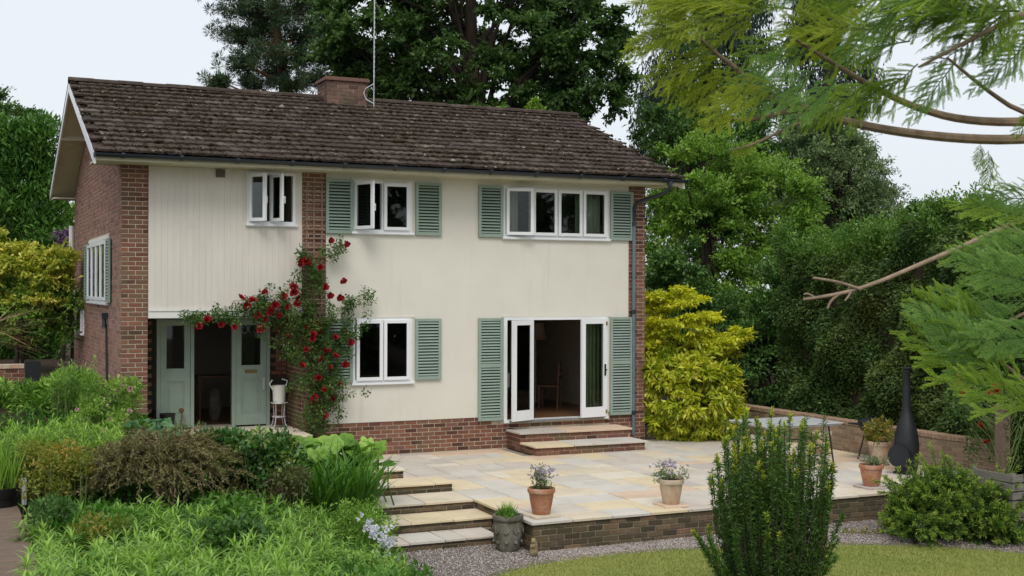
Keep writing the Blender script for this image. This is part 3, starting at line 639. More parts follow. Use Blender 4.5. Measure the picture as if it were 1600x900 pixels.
# ------------------------------------------------------------------ garden steps up to the porch
M['slab_w'] = M['slab']
def garden_step(name, label, x0, x1, yf, yb, z, zb, cuts, brick=M['brick_mossy'], cat='step'):
    st = thing(name, label, cat, ((x0+x1)/2, yf, zb), 'garden steps up to the porch')
    mb = MB(); mb.box(x0, x1-.012, yf+.035, yb, zb-.05, z-.03); mb.build('core', M['mortar_dark'], st)
    brick_ind(st, (x0, yf+.025, zb-.01), (1, 0, 0), (0, -1, 0), x1-x0, z-.032-zb+.01, brick, random.randint(0, 1), bh=.06)
    xs = np.linspace(x0-.02, x1+(.02 if cuts > 1 else 0), cuts+1); xs[1:-1] += np.array([random.uniform(-.12, .12) for _ in range(cuts-1)])
    lay(st, [(xs[i], xs[i+1], yf-.01, yb) for i in range(cuts)], z, .03)
    return st
garden_step('garden_step', 'lowest stone step, rising straight from the gravel', 2.3, 3.98, -6.1, -5.5, -.265, GZ, 4)
garden_step('garden_step', 'buff stone step just above the lowest one, beside patio edge', 2.3, 4.165, -5.5, -4.87, -.135, -.265, 3)
garden_step('garden_step', 'stone step rising from patio level towards the porch', 2.5, 4.14, -4.12, -3.51, .135, 0, 4)
garden_step('garden_step', 'short upper stone step half hidden by big leaves', 2.5, 3.61, -3.5, -2.6, .27, .135, 3)
garden_step('garden_step', 'top landing slab of the garden steps before the porch', 1.9, 3.3, -2.6, -.8, .38, .27, 3)
mb = MB(); mb.box(2.4, PX0-.012, PYI+.02, PYI+.2, GZ-.05, -.035); mb.build('riser_core', M['mortar_dark'], patio)
brick_ind(patio, (2.4, PYI+.01, -.135), (1, 0, 0), (0, -1, 0), PX0-2.4-.012, .1, M['brick_mossy'], 0, bh=.06)
porch = MB(); porch.box(.43, 2.98, -.75, .98, -.1, .47); porch = porch.build('porch_floor', M['mortar_dark']); tag(porch, 'stone porch floor before the front door', 'floor', kind='structure')
lay(porch, slab_fill(.43, 2.98, -.76, .97, .42, lambda x, y: False, 'q'), .5)
# ------------------------------------------------------------------ brick steps at the french door
def door_step(label, x0, x1, yf, z, zb, yb):
    st = thing('brick_step', label, 'step', ((x0+x1)/2, yf, zb), 'brick steps at the french door')
    mb = MB(); mb.box(x0+.012, x1-.012, yf+.012, yb, zb+.001, z-.03); mb.build('core', M['mortar'], st)
    hh = z-.033-zb
    nc_ = max(1, round(hh/.073)); brick_ind(st, (x0, yf, zb), (1, 0, 0), (0, -1, 0), x1-x0, hh, M['brick'], 0, bh=hh/nc_)
    brick_ind(st, (x0, yb, zb), (0, -1, 0), (-1, 0, 0), yb-yf, hh, M['brick'], 1, bh=hh/nc_)
    xs = [x0-.03, x0+(x1-x0)*random.uniform(.3, .55), x1+.03]
    lay(st, [(xs[i], xs[i+1], yf-.04, yb) for i in range(2)], z, .033)
door_step('upper brick step with stone top under the french door', 6.86, 9.14, -.62, .34, 0.0, -.02)
door_step('lower wider brick step with stone top on the patio by the french door', 6.86, 9.08, -1.27, .17, 0.0, -.64)
# ------------------------------------------------------------------ garden wall on the far side
gw = thing('garden_wall', 'long low brick wall with pale coping along the hedge', 'wall', (12.4, -3, 0)); GWX, GT = 12.36, .56
mb = MB(); mb.box(GWX+.01, GWX+.21, -6.35, .6, -.1, GT-.08); mb.build('core', M['mortar'], gw)
brick_ind(gw, (GWX, .6, 0), (0, -1, 0), (-1, 0, 0), 6.95, GT-.075, M['brick_wall'], 0)
brick_ind(gw, (GWX, -6.36, 0), (1, 0, 0), (0, -1, 0), .22, GT-.075, M['brick_wall'], 0)
cm = chamfer(.077, .24, .075, .008, 'cop'); M['coping'] = brick_mat('brick_coping', [(0, (.3, .2, .14)), (1, (.42, .29, .2))])
for k in range(80): link_mesh('coping_brick', cm, M['coping'], gw, Matrix.Translation((GWX+.105, .56-k*.0868, GT+random.uniform(-.003, .003))) @ Matrix.Rotation(PI/2, 4, 'Z'))
# ------------------------------------------------------------------ low wall and deck at the left edge
lw = thing('low_brick_wall', 'short low brick wall beside the spiky brown leaves', 'wall', (-5.2, .4, 1.1))
c0 = at(25, 590, 22.5); LX, LY = c0[0], c0[1]
mb = MB(); mb.box(LX-1.2, LX+.3, LY+.01, LY+.22, .7, 1.45); mb.build('core', M['mortar'], lw)
brick_ind(lw, (LX-1.2, LY, 1.0), (1, 0, 0), (0, -1, 0), 1.5, .46, M['brick'], 0)
mb = MB(); mb.box(LX-1.22, LX+.14, LY-.02, LY+.24, 1.46, 1.53); mb.build('coping', M['terra_pale'], lw); mb = MB(); mb.box(LX+.15, LX+.42, LY-.05, LY+.25, 1.2, 1.58); mb.build('end_block', M['dark_metal'], lw)
deck = thing('timber_deck', 'brown timber deck walk at the bed edge', 'deck', (-2.6, -8, .3))
mb = MB(); mb.box(-3.5, -2.0, -14, -5.2, .2, .40); mb.build('joists', M['soil'], deck)
yb = -13.0; k = 0
while yb < -5.3:
    wd = random.uniform(.24, .28); link_mesh('board', chamfer(1.75, wd-.014, .045, .008, 'deck%d' % (k % 3), .004), M['wood'], deck, Matrix.Translation((-1.82-.875+random.uniform(-.012, .012), yb+wd/2, .45)) @ Matrix.Rotation(random.gauss(.0, .006), 4, 'Z')); yb += wd; k += 1

# ------------------------------------------------------------------ pots
POTP = [(.62, 0), (.66, .02), (.86, .55), (.93, .8), (.95, .81), (1.02, .82), (1.04, .9), (1.02, .985), (.99, 1), (.9, .995), (.88, .9)]
def pot(label, x, y, z, rad, h, mat, saucer=None, group='pots of flowers on the patio', name='plant_pot'):
    t = thing(name, label, 'pot', (x, y, z), group); zz = z+(.03 if saucer else 0)
    mb = MB(); mb.lathe([(r_*rad, q*h) for r_, q in POTP], (x, y, zz), 28); pb = mb.build('pot_body', mat, t, smooth=True)
    mb = MB(); mb.lathe([(rad*.9, 0), (rad*.7, .02), (.01, .025)], (x, y, zz+h*.9), 18); mb.build('soil', M['soil'], t)
    if saucer == 'square':
        me = chamfer(rad*2.15, rad*2.15, .026, .005, 'sau', .004); link_mesh('base_tile', me, M['slab'], t, Matrix.Translation((x, y, z+.029)) @ Matrix.Rotation(random.uniform(-.15, .15), 4, 'Z'))
    elif saucer: mb = MB(); mb.lathe([(rad*.8, 0), (rad*1.0, .025), (rad*.97, .03), (rad*.8, .012)], (x, y, z), 24); mb.build('saucer', mat, t, smooth=True)
    return t, zz+h
pots = {}
pots[1] = pot('terracotta pot of pale flowers at the patio corner by the stone urn', 4.45, -6.40, 0, .175, .34, M['terracotta'], 'square')
pots[2] = pot('whitened terracotta pot of lilac flowers midway along the patio edge', 6.40, -6.43, 0, .17, .34, M['terra_pale'], 'square')
pots[3] = pot('terracotta pot with dry stalks near the juniper and black chiminea', 9.95, -6.33, 0, .175, .32, M['terracotta'], 'square')
pots[4] = pot('pale pot with a leafy bush beside the chiminea', 11.75, -4.45, 0, .185, .36, M['terra_pale'], 'round')
pots[5] = pot('pale empty looking pot under the table end by the brick wall', 11.75, -2.95, 0, .18, .36, M['terra_pale'], 'round')
# stone urn
urn = thing('stone_urn', 'weathered grey stone urn standing on gravel beside the steps', 'urn', (4.0-.05, -6.5, GZ)); ux, uy = 3.93, -6.5
mb = MB(); H = .46; mb.lathe([(.12, 0), (.135, .02), (.15, .06), (.185, .2), (.19, .3), (.175, .36), (.172, .38), (.195, .40), (.2, .43), (.195, H), (.16, H), (.15, H-.06)], (ux, uy, GZ), 30)
me_u = mb.build('urn_body', M['stone'], urn, smooth=True)
mb = MB()
for k in range(9):
    a = 2*PI*k/9; q = [(ux+math.cos(a+da)*rr_, uy+math.sin(a+da)*rr_, GZ+zz) for da, rr_, zz in ((-.25, .183, .33), (-.12, .198, .26), (0, .2, .24), (.12, .198, .26), (.25, .183, .33))]; mb.tube(q, .011, 6)
    mb.lathe([(.0, -.03), (.022, -.01), (.022, .01), (.0, .03)], (ux+math.cos(a)*.178, uy+math.sin(a)*.178, GZ+.13), 7)
mb.build('garland', M['stone'], urn, smooth=True)
mb = MB(); mb.lathe([(.16, 0), (.01, .02)], (ux, uy, GZ+H-.05), 16); mb.build('soil', M['soil'], urn)
# small stone squirrel: one skinned body
def skin(name, pts, edges, radii, mat, parent=None, root=0, sub=2):
    me = bpy.data.meshes.new(name); me.from_pydata([tuple(p) for p in pts], edges, []); o = link_mesh(name, me, mat, parent)
    sk = o.modifiers.new('skin', 'SKIN'); layer = me.skin_vertices[0] if me.skin_vertices else None
    if layer is None:
        bpy.context.view_layer.objects.active = o
        import bmesh
        bm = bmesh.new(); bm.from_mesh(me); bm.verts.layers.skin.verify(); bm.to_mesh(me); bm.free(); layer = me.skin_vertices[0]
    for i, r_ in enumerate(radii): layer.data[i].radius = (r_, r_); layer.data[i].use_root = (i == root)
    s2 = o.modifiers.new('sub', 'SUBSURF'); s2.levels = s2.render_levels = sub; return o
sx, sy, sz_ = 4.09, -6.93, GZ
P = [(0, 0, .05), (0, 0, .11), (-.015, 0, .16), (-.03, 0, .195), (-.065, 0, .205), (-.03, .02, .235), (-.03, -.02, .235), (-.05, .035, .02), (-.05, -.035, .02), (-.075, .015, .12), (-.075, -.015, .12), (.05, 0, .03), (.085, 0, .08), (.085, 0, .15), (.06, 0, .19)]
E_ = [(0,1),(1,2),(2,3),(3,4),(3,5),(3,6),(0,7),(0,8),(2,9),(2,10),(0,11),(11,12),(12,13),(13,14)]
ca, sa = math.cos(.9), math.sin(.9)
o = skin('squirrel_statue', [(sx+a*ca-b_*sa, sy+a*sa+b_*ca, sz_+c) for a, b_, c in P], E_, [.055, .05, .038, .034, .016, .008, .008, .022, .022, .013, .013, .026, .032, .03, .018], M['stone_ochre'])
tag(o, 'small mossy stone squirrel figure by the patio wall corner', 'statue')
# ------------------------------------------------------------------ chiminea
cx_, cy__ = 11.43, -5.45; ch = thing('chiminea', 'black iron chiminea with tall tapering flue', 'chiminea', (cx_, cy__, 0))
mb = MB(); mb.lathe([(.14, .03), (.17, .05), (.19, .2), (.2, .36), (.2, .46), (.182, .62), (.148, .76), (.115, .86), (.09, .95), (.076, 1.0), (.066, 1.12), (.062, 1.4), (.058, 1.62), (.066, 1.63), (.066, 1.66), (.06, 1.66), (.056, 1.6)], (cx_, cy__, 0), 28); mb.build('body', M['chiminea'], ch, smooth=True)
mb = MB(); mb.lathe([(.15, 0), (.15, .045), (.12, .06)], (cx_, cy__, 0), 20)
for k in range(3): a = 2*PI*k/3+.4; mb.bar((cx_+math.cos(a)*.12, cy__+math.sin(a)*.12, .05), (cx_+math.cos(a)*.2, cy__+math.sin(a)*.2, .0), .03, .03)
mb.build('stand', M['chiminea'], ch)
mb = MB(); dd = unit(np.array([-.9, -.35, 0])); q = np.array([cx_, cy__, .3]); mb.tube([q+dd*.08, q+dd*.26], .17, 20, caps=False); mb.tube([q+dd*.235, q+dd*.265], .185, 20, caps=True); mb.build('mouth', M['chiminea'], ch, smooth=True)
mb = MB(); mb.lathe([(.05, 0), (.05, .03), (.085, .045), (.085, .055), (.01, .07)], (cx_, cy__, 1.64), 16); mb.build('cap', M['chiminea'], ch, smooth=True)
# ------------------------------------------------------------------ garden table
tb = thing('garden_table', 'rectangular pale glass topped garden table with dark legs', 'table', (10.2, -3.9, 0))
mb = MB(); mb.box(9.45, 10.98, -4.46, -3.38, .725, .74); mb.build('table_top', M['glass_top'], tb)
mb = MB(); mb.box(9.47, 10.96, -4.44, -4.41, .695, .724); mb.box(9.47, 10.96, -3.43, -3.40, .695, .724); mb.box(9.47, 9.50, -4.41, -3.43, .695, .724); mb.box(10.93, 10.96, -4.41, -3.43, .695, .724); mb.build('rim', M['steel'], tb)
for sx_, sy__ in ((9.6, -4.3), (10.8, -4.3), (9.6, -3.52), (10.8, -3.52)):
    ex = -.1 if sx_ < 10 else .12; mb = MB(); mb.tube([(sx_, sy__, .695), (sx_+ex*.5, sy__, .35), (sx_+ex, sy__, 0)], .014, 8); mb.build('leg', M['dark_metal'], tb)
mb = MB(); mb.tube([(10.85, -4.3, .42), (10.85, -3.52, .42)], .01, 6); mb.tube([(9.56, -4.3, .42), (9.56, -3.52, .42)], .01, 6); mb.tube([(9.56, -3.9, .42), (10.85, -3.9, .42)], .01, 6); mb.build('stretcher', M['dark_metal'], tb)
# ------------------------------------------------------------------ barbecue against the wall
bx_, by_ = 12.05, -3.95; bq = thing('barbecue', 'small black charcoal barbecue behind the pale leafy pot', 'barbecue', (bx_, by_, 0))
mb = MB(); mb.lathe([(.1, .45), (.2, .5), (.25, .6), (.255, .64), (.24, .64), (.2, .55)], (bx_, by_, 0), 20); mb.build('bowl', M['dark_metal'], bq, smooth=True)
mb = MB(); mb.lathe([(.26, .645), (.25, .675), (.16, .71), (.02, .72)], (bx_, by_, 0), 20); mb.tube([(bx_-.05, by_, .72), (bx_-.05, by_, .75), (bx_+.05, by_, .75), (bx_+.05, by_, .72)], .012, 6); mb.build('lid', M['dark_metal'], bq, smooth=True)
for a in (.5, 2.6, 4.7): mb = MB(); mb.tube([(bx_+math.cos(a)*.13, by_+math.sin(a)*.13, .48), (bx_+math.cos(a)*.25, by_+math.sin(a)*.25, 0)], .014, 6); mb.build('leg', M['dark_metal'], bq)
mb = MB(); mb.box(bx_-.42, bx_-.24, by_-.15, by_+.15, .62, .635); mb.build('side_shelf', M['dark_metal'], bq)
# ------------------------------------------------------------------ post and slatted bin at the far edge
pc = at(1566, 735, 18.3); post = thing('rose_post', 'dark square timber post carrying the red climbing rose', 'post', (pc[0], pc[1], -.1))
mb = MB(); mb.box(pc[0]-.075, pc[0]+.075, pc[1]-.075, pc[1]+.075, -.45, 1.2); mb.build('post_shaft', M['wood'], post); mb = MB(); mb.box(pc[0]-.09, pc[0]+.09, pc[1]-.09, pc[1]+.09, 1.2, 1.235); mb.build('post_cap', M['wood'], post)
bc = at(1600, 775, 16.3); bn = thing('slatted_bin', 'grey wooden slatted bin at the end of the gravel', 'bin', (bc[0]+.3, bc[1], GZ))
for k in range(7):
    for (xa, xb, ya, yb_) in ((bc[0]-.2, bc[0]+.75, bc[1], bc[1]+.025), (bc[0]-.2, bc[0]-.175, bc[1]+.03, bc[1]+.75)):
        mb = MB(); mb.box(xa, xb, ya, yb_, -.28+k*.115, -.28+k*.115+.095); mb.build('slat', M['wood_grey'], bn)
for (xa, ya) in ((bc[0]-.17, bc[1]+.03), (bc[0]+.68, bc[1]+.03), (bc[0]-.17, bc[1]+.7)):
    mb = MB(); mb.box(xa, xa+.06, ya, ya+.06, GZ-.03, .52); mb.build('corner_post', M['wood_grey'], bn)
# ------------------------------------------------------------------ porch things
ps = thing('plant_stand', 'spindly pale wire plant stand on the porch', 'plant stand', (2.72, .5, .5)); qx, qy = 2.72, .5
mb = MB()
mb.lathe([(.15, 0), (.155, .01), (.15, .02)], (qx, qy, .93), 16); mb.build('ring', M['steel'], ps)
for k in range(4):
    a = PI/4+k*PI/2; mb = MB(); mb.tube([(qx+math.cos(a)*.11, qy+math.sin(a)*.11, .93), (qx+math.cos(a)*.1, qy+math.sin(a)*.1, .72), (qx+math.cos(a)*.13, qy+math.sin(a)*.13, .57), (qx+math.cos(a)*.2, qy+math.sin(a)*.2, .5)], .009, 6); mb.build('leg', M['steel'], ps)
mb = MB(); mb.lathe([(.12, 0), (.125, .008), (.12, .016)], (qx, qy, .69), 14); mb.build('lower_ring', M['steel'], ps)
bk = thing('watering_can', 'cream enamel can standing on the wire plant stand', 'can', (qx, qy, .95)); mb = MB(); mb.lathe([(.1, 0), (.105, .02), (.115, .27), (.12, .29), (.105, .29), (.1, .2)], (qx, qy, .952), 20); mb.build('can_body', M['offwhite'], bk, smooth=True)
mb = MB(); mb.tube([(qx-.11, qy, 1.17), (qx-.17, qy, 1.27), (qx-.12, qy, 1.34)], .012, 6); mb.tube([(qx+.11, qy, 1.2), (qx+.15, qy, 1.32), (qx+.05, qy, 1.35)], .012, 6); mb.build('handle', M['offwhite'], bk)
cr = thing('wall_box', 'dark square box on the porch wall behind the cream can', 'box', (2.82, .9, 1.1)); mb = MB(); mb.box(2.68, 2.96, .86, .95, 1.0, 1.32); mb.build('box_body', M['blackpot'], cr); mb = MB(); mb.box(2.66, 2.975, .84, .86, 1.30, 1.34); mb.build('lid', M['blackpot'], cr)
bp_ = thing('black_pot', 'small black bucket pot beside the front door', 'pot', (.86, .75, .5)); mb = MB(); mb.lathe([(.1, 0), (.13, .28), (.14, .3), (.12, .3), (.11, .2)], (.86, .75, .5), 18); mb.build('pot_body', M['blackpot'], bp_, smooth=True)
mb = MB(); mb.tube([(1.08, .8, .5), (1.11, .8, .75), (1.1, .8, .84)], .012, 6); mb.lathe([(.02, 0), (.045, .03), (.045, .06), (.02, .08)], (1.1, .8, .8), 8); o = mb.build('boot_brush', M['brownfurn'], None); tag(o, 'short brown stick with knob leaning by the front door', 'brush')
# ------------------------------------------------------------------ furniture seen through the doors
dt = thing('dining_table', 'table with white cloth inside the french door', 'table', (6.6, 2.3, .49))
mb = MB(); mb.box(6.0, 7.75, 1.9, 2.9, 1.2, 1.235); mb.build('table_top', M['brownfurn'], dt)
for a, b_ in ((6.1, 2.0), (7.65, 2.0), (6.1, 2.8), (7.65, 2.8)): mb = MB(); mb.box(a-.03, a+.03, b_-.03, b_+.03, .49, 1.2); mb.build('leg', M['brownfurn'], dt)
tc_ = MB(); tc_.box(5.98, 7.78, 1.88, 2.92, 1.237, 1.242); tc_.box(5.98, 7.78, 1.874, 1.88, .95, 1.242); tc_.box(7.78, 7.786, 1.88, 2.92, .95, 1.242); o = tc_.build('tablecloth', M['cloth']); tag(o, 'white cloth over the dining table inside', 'tablecloth')
def chair(label, x, y, rz):
    t = thing('dining_chair', label, 'chair', (x, y, .49), 'chairs inside the dining room'); m4 = Matrix.Translation((x, y, .49)) @ Matrix.Rotation(rz, 4, 'Z')
    for a, b_ in ((-.19, -.19), (.19, -.19)): mb = MB(); mb.box(a-.018, a+.018, b_-.018, b_+.018, 0, .44); mb.build('leg', M['brownfurn'], t, xf=m4)
    for a in (-.19, .19): mb = MB(); mb.bar((a, .19, 0), (a, .22, .95), .036, .036, (0, 1, 0)); mb.build('leg', M['brownfurn'], t, xf=m4)
    mb = MB(); mb.box(-.21, .21, -.21, .21, .44, .475); mb.build('seat', M['brownfurn'], t, xf=m4)
    for z in (.6, .74, .88): mb = MB(); mb.box(-.19, .19, .195, .22, z, z+.06); mb.build('back_slat', M['brownfurn'], t, xf=m4)
chair('wooden ladder-back chair just inside the french door', 8.75, 2.0, -2.2); chair('wooden ladder-back chair at the cloth covered table', 8.1, 3.0, 1.7)
lp = thing('standard_lamp', 'standing lamp with drum shade inside the dining room', 'lamp', (9.1, 3.4, .49)); mb = MB(); mb.lathe([(.15, 0), (.15, .02), (.02, .04), (.015, 1.45)], (9.1, 3.4, .49), 14); mb.build('stem', M['steel'], lp); mb = MB(); mb.lathe([(.22, 1.35), (.18, 1.7), (.17, 1.7), (.2, 1.36)], (9.1, 3.4, .49), 20); mb.build('lamp_shade', M['terra_pale'], lp)
hc = thing('hall_table', 'small dark side table inside the hallway', 'table', (1.8, 2.6, .49)); mb = MB(); mb.box(1.7, 2.6, 2.6, 3.0, 1.25, 1.29); mb.build('table_top', M['brownfurn'], hc)
for a, b_ in ((1.75, 2.64), (2.55, 2.64), (1.75, 2.96), (2.55, 2.96)): mb = MB(); mb.box(a-.02, a+.02, b_-.02, b_+.02, .49, 1.25); mb.build('leg', M['brownfurn'], hc)
hv = thing('floor_vase', 'grey floor vase standing in the dark hallway', 'vase', (1.98, 2.4, .49)); mb = MB(); mb.lathe([(.08, 0), (.13, .15), (.12, .4), (.07, .55), (.09, .6), (.07, .6)], (1.98, 2.4, .49), 18); mb.build('vase_body', M['stone'], hv, smooth=True)
# trellis on the brick pier
M['lath'] = simple('trellis_lath', (.25, .165, .12), .85, .2, .2, 8)
tr_ = thing('trellis', 'brown wooden trellis fixed to the brick pier', 'trellis', (3.2, -.03, .8))
for xa in (3.06, 3.19, 3.33): mb = MB(); mb.box(xa-.014, xa+.014, -.032, -.02, .6, 4.75); mb.build('lath', M['lath'], tr_)
for k in range(25): mb = MB(); z = .75+k*.16; mb.box(3.02, 3.38, -.045, -.033, z, z+.03); mb.build('lath', M['lath'], tr_)
# ------------------------------------------------------------------ foliage helpers
def rdir(n_): return unit(rng.normal(0, 1, (n_, 3)))
def leaf_geo(P, D, N, L, W, fold=.18, curve=.18, wide=.45):
    D = unit(D); S = unit(np.cross(D, N)); N = np.cross(S, D); L = np.asarray(L)[:, None]; W = np.asarray(W)[:, None]
    V = np.stack([P, P+D*L*wide+S*W*.5+N*W*fold, P+D*L-N*L*curve, P+D*L*wide-S*W*.5+N*W*fold], 1)
    return V.reshape(-1, 3), np.arange(4*len(P)).reshape(-1, 4)
def leaves(name, mat, parent, P, D, N, L, W, tint, **k):
    V, F = leaf_geo(P, D, N, L, W, **k); return link_mesh(name, np_mesh(name, V, F, np.clip(tint, 0, 1)), mat, parent)
def ball(C, Rr, per, inner=.45, out=1.0, up=.3, rnd=.8, droop=0.):
    """leaf anchor points filling blobs: returns P, D, N, blob index"""
    C, Rr = np.asarray(C, float), np.asarray(Rr, float); nC = len(C); idx = np.repeat(np.arange(nC), per); d = rdir(len(idx))
    r_ = inner+(1-inner)*rng.uniform(0, 1, len(idx))**.6
    P = C[idx]+d*r_[:, None]*Rr[idx]
    D = unit(d*out+rng.normal(0, rnd, d.shape)*.6+np.array([0, 0, up-droop])); N = unit(rng.normal(0, .7, d.shape)+np.array([0, 0, 1.])+d*.5)
    return P, D, N, idx
def twigs(C, Rc, per, k=13, centre=None, up=.3, droop=0., jit=.5):
    """leaves carried on short twigs that radiate from each clump"""
    nC = len(C); m_ = max(3, per//k); base = np.repeat(np.arange(nC), k); td = rdir(nC*k); out_ = unit(C-centre) if centre is not None else np.zeros_like(C)
    td = unit(td+out_[base]*.75+np.array([0, 0, up-droop])); tl = Rc[base]*rng.uniform(.45, 1.45, nC*k)[:, None]; tb_ = np.arange(nC*k); idx = np.repeat(tb_, m_); f_ = rng.uniform(.12, 1.05, len(idx))**.8
    P = C[base[idx]]+td[idx]*tl[idx]*f_[:, None]+rng.normal(0, 1, (len(idx), 3))*Rc[base[idx]]*.11; P[:, 2] -= droop*.25*f_**2*Rc[base[idx], 0]
    D = unit(td[idx]*.7+rng.normal(0, jit, P.shape)+np.array([0, 0, .1-droop*.5])); N = unit(rng.normal(0, .55, P.shape)+np.array([0, 0, 1.])+td[idx]*.4); return P, D, N, base[idx], idx, f_
def shell_pts(c, r_, n_, inner=.55, zmin=-1.):
    d = rdir(n_*3); d = d[d[:, 2] > zmin][:n_]; q = inner+(1-inner)*rng.uniform(0, 1, len(d))**.7
    return np.array(c)+d*q[:, None]*np.array(r_)
def limbs(mb, base, top, r0, C, k, bend=.3, rl=.35):
    base, top = np.array(base, float), np.array(top, float); path = [base+(top-base)*t+np.array([math.sin(t*5)*.04, math.cos(t*4)*.04, 0])*np.linalg.norm(top-base)*.3 for t in np.linspace(0, 1, 7)]
    mb.tube(path, [r0*(1-.7*t) for t in np.linspace(0, 1, 7)], 10)
    sel = rng.permutation(len(C))[:k]
    for i in sel:
        t = rng.uniform(.3, .95); p = base+(top-base)*t; q = C[i]; mid = (p+q)/2+np.array([0, 0, bend*abs(rng.normal(0, .3))*np.linalg.norm(q-p)])
        rr_ = r0*(1-.7*t)*rl; mb.tube([p, (p+mid)/2+rng.normal(0, .03, 3), mid, (mid+q)/2+rng.normal(0, .05, 3), q], [rr_, rr_*.85, rr_*.65, rr_*.45, rr_*.2], 6)
LB = 1.55
def lm(name, a, b_, c, trans=.3, **k):
    a, b_, c = [tuple(min(.85, q*LB) if not name.startswith('petal') else q for q in t_) for t_ in (a, b_, c)]; M[name] = leaf_mat(name, [(0, a), (.5, b_), (1, c)], trans, **k)
lm('oak', (.022, .045, .012), (.045, .088, .022), (.085, .145, .038), .35)
lm('pine', (.017, .036, .016), (.034, .062, .026), (.065, .1, .042), .15)
lm('cypress', (.02, .065, .01), (.052, .125, .02), (.1, .19, .036), .25)
lm('darkcon', (.012, .025, .014), (.022, .042, .022), (.04, .065, .03), .15)
lm('mid', (.06, .125, .018), (.13, .225, .037), (.22, .32, .065), .35)
lm('grey', (.06, .1, .04), (.12, .17, .07), (.2, .25, .115), .3)
lm('deep', (.026, .064, .015), (.056, .115, .026), (.105, .185, .045), .25, rough=.4)
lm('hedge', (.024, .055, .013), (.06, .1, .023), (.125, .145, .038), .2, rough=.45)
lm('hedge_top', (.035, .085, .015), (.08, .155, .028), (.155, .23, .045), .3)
lm('gold', (.2, .24, .014), (.37, .39, .025), (.53, .51, .06), .35)
lm('gold2', (.09, .15, .014), (.31, .34, .025), (.5, .49, .07), .3, rough=.35)
lm('acer', (.11, .17, .02), (.3, .33, .045), (.55, .5, .13), .4)
lm('lime', (.07, .13, .015), (.13, .23, .03), (.22, .34, .06), .35)
lm('fresh', (.05, .115, .016), (.125, .23, .032), (.24, .36, .08), .35)
lm('bluegreen', (.03, .08, .03), (.065, .145, .06), (.13, .22, .1), .3)
lm('orangey', (.08, .12, .018), (.17, .18, .03), (.3, .21, .055), .35)
lm('brownish', (.055, .055, .017), (.105, .1, .034), (.17, .155, .062), .15)
lm('glossy', (.02, .06, .012), (.045, .11, .022), (.3, .35, .09), .2, rough=.3, spec=.5)
lm('redleaf', (.05, .03, .018), (.07, .075, .025), (.1, .12, .04), .3)
lm('strap', (.03, .09, .012), (.07, .16, .025), (.13, .23, .04), .35)
lm('drystrap', (.16, .1, .045), (.3, .2, .1), (.42, .31, .17), .2)
lm('yew', (.018, .046, .008), (.038, .085, .013), (.07, .135, .022), .15)
lm('yewtip', (.16, .21, .02), (.28, .32, .035), (.42, .42, .06), .3)
lm('juniper', (.035, .085, .014), (.09, .16, .025), (.21, .28, .045), .25)
lm('rose', (.025, .055, .012), (.05, .1, .02), (.11, .16, .04), .3)
lm('petal_red', (.16, .004, .008), (.3, .01, .016), (.45, .03, .035), .25)
lm('petal_pink', (.55, .25, .3), (.7, .45, .48), (.8, .65, .65), .3)
lm('petal_white', (.55, .55, .62), (.72, .72, .78), (.82, .82, .85), .3)
lm('petal_lilac', (.35, .28, .4), (.55, .48, .55), (.72, .66, .68), .3)
lm('petal_purple', (.1, .05, .13), (.2, .11, .22), (.33, .2, .34), .3)
lm('petal_or', (.3, .03, .015), (.45, .05, .025), (.55, .1, .05), .3)
lm('frond', (.065, .11, .013), (.15, .23, .027), (.28, .37, .055), .5)
lm('frond_y', (.09, .13, .013), (.2, .25, .026), (.34, .38, .06), .5)
lm('frond_b', (.045, .1, .022), (.115, .205, .045), (.23, .33, .085), .5)

def tree(name, label, base, top, r0, blobs, cl_r, per, L, W, mat, group=None, bark='bark', nl=24, cat='tree', droop=0., inner=.35, flat=.7, up=.3, tintc=.3, parts=('trunk', 'crown'), wide=.45, curve=.18, extra=None):
    """blobs: (centre, radii, number of leaf clumps)"""
    t = thing(name, label, cat, base, group); C = []; 
    for c, r_, n_ in blobs: C.append(shell_pts(c, r_, n_))
    C = np.vstack(C); Rc = np.stack([rng.uniform(.65, 1.35, len(C))*cl_r]*3, -1)*np.array([1, 1, flat])
    mb = MB(); limbs(mb, base, top, r0, C, min(nl, len(C))); mb.build(parts[0], M[bark], t, smooth=True)
    P, D, N, idx, ti, ff = twigs(C, Rc, per, 13, C.mean(0), up, droop); n_ = len(P); tw = rng.normal(0, .16, len(C)*13)
    tb_ = rng.normal(.42, .2, len(C)); s_ = rng.uniform(.7, 1.3, n_)
    leaves(parts[1], M[mat], t, P, D, N, L*s_, W*s_, tb_[idx]*(1-tintc)+tintc*rng.uniform(0, 1, n_)+tw[ti]+.18*(ff-.5), wide=wide, curve=curve); return t

def pxb(u, v, D): return at(u, v, D)
def sc(D): return D/FPX
# ------------------------------------------------------------------ trees beyond the house
G1 = 'trees standing behind the house'
D = 38; c = at(735, 40, D); g = at(735, 600, D)
tree('oak_tree', 'huge dark green oak crown rising behind the roof ridge', (g[0], g[1], .5), at(740, -60, D), .45,
     [(at(735, 60, D), (4.3, 3.2, 3.0), 150), (at(600, 60, D), (2.0, 2.0, 2.6), 60), (at(880, 90, D), (2.0, 2.0, 2.3), 62), (at(735, -70, D), (4.2, 3, 2.2), 60)], .6, 430, .15, .085, 'oak', G1, nl=40, flat=.62, inner=.2)
D = 41; g = at(450, 600, D)
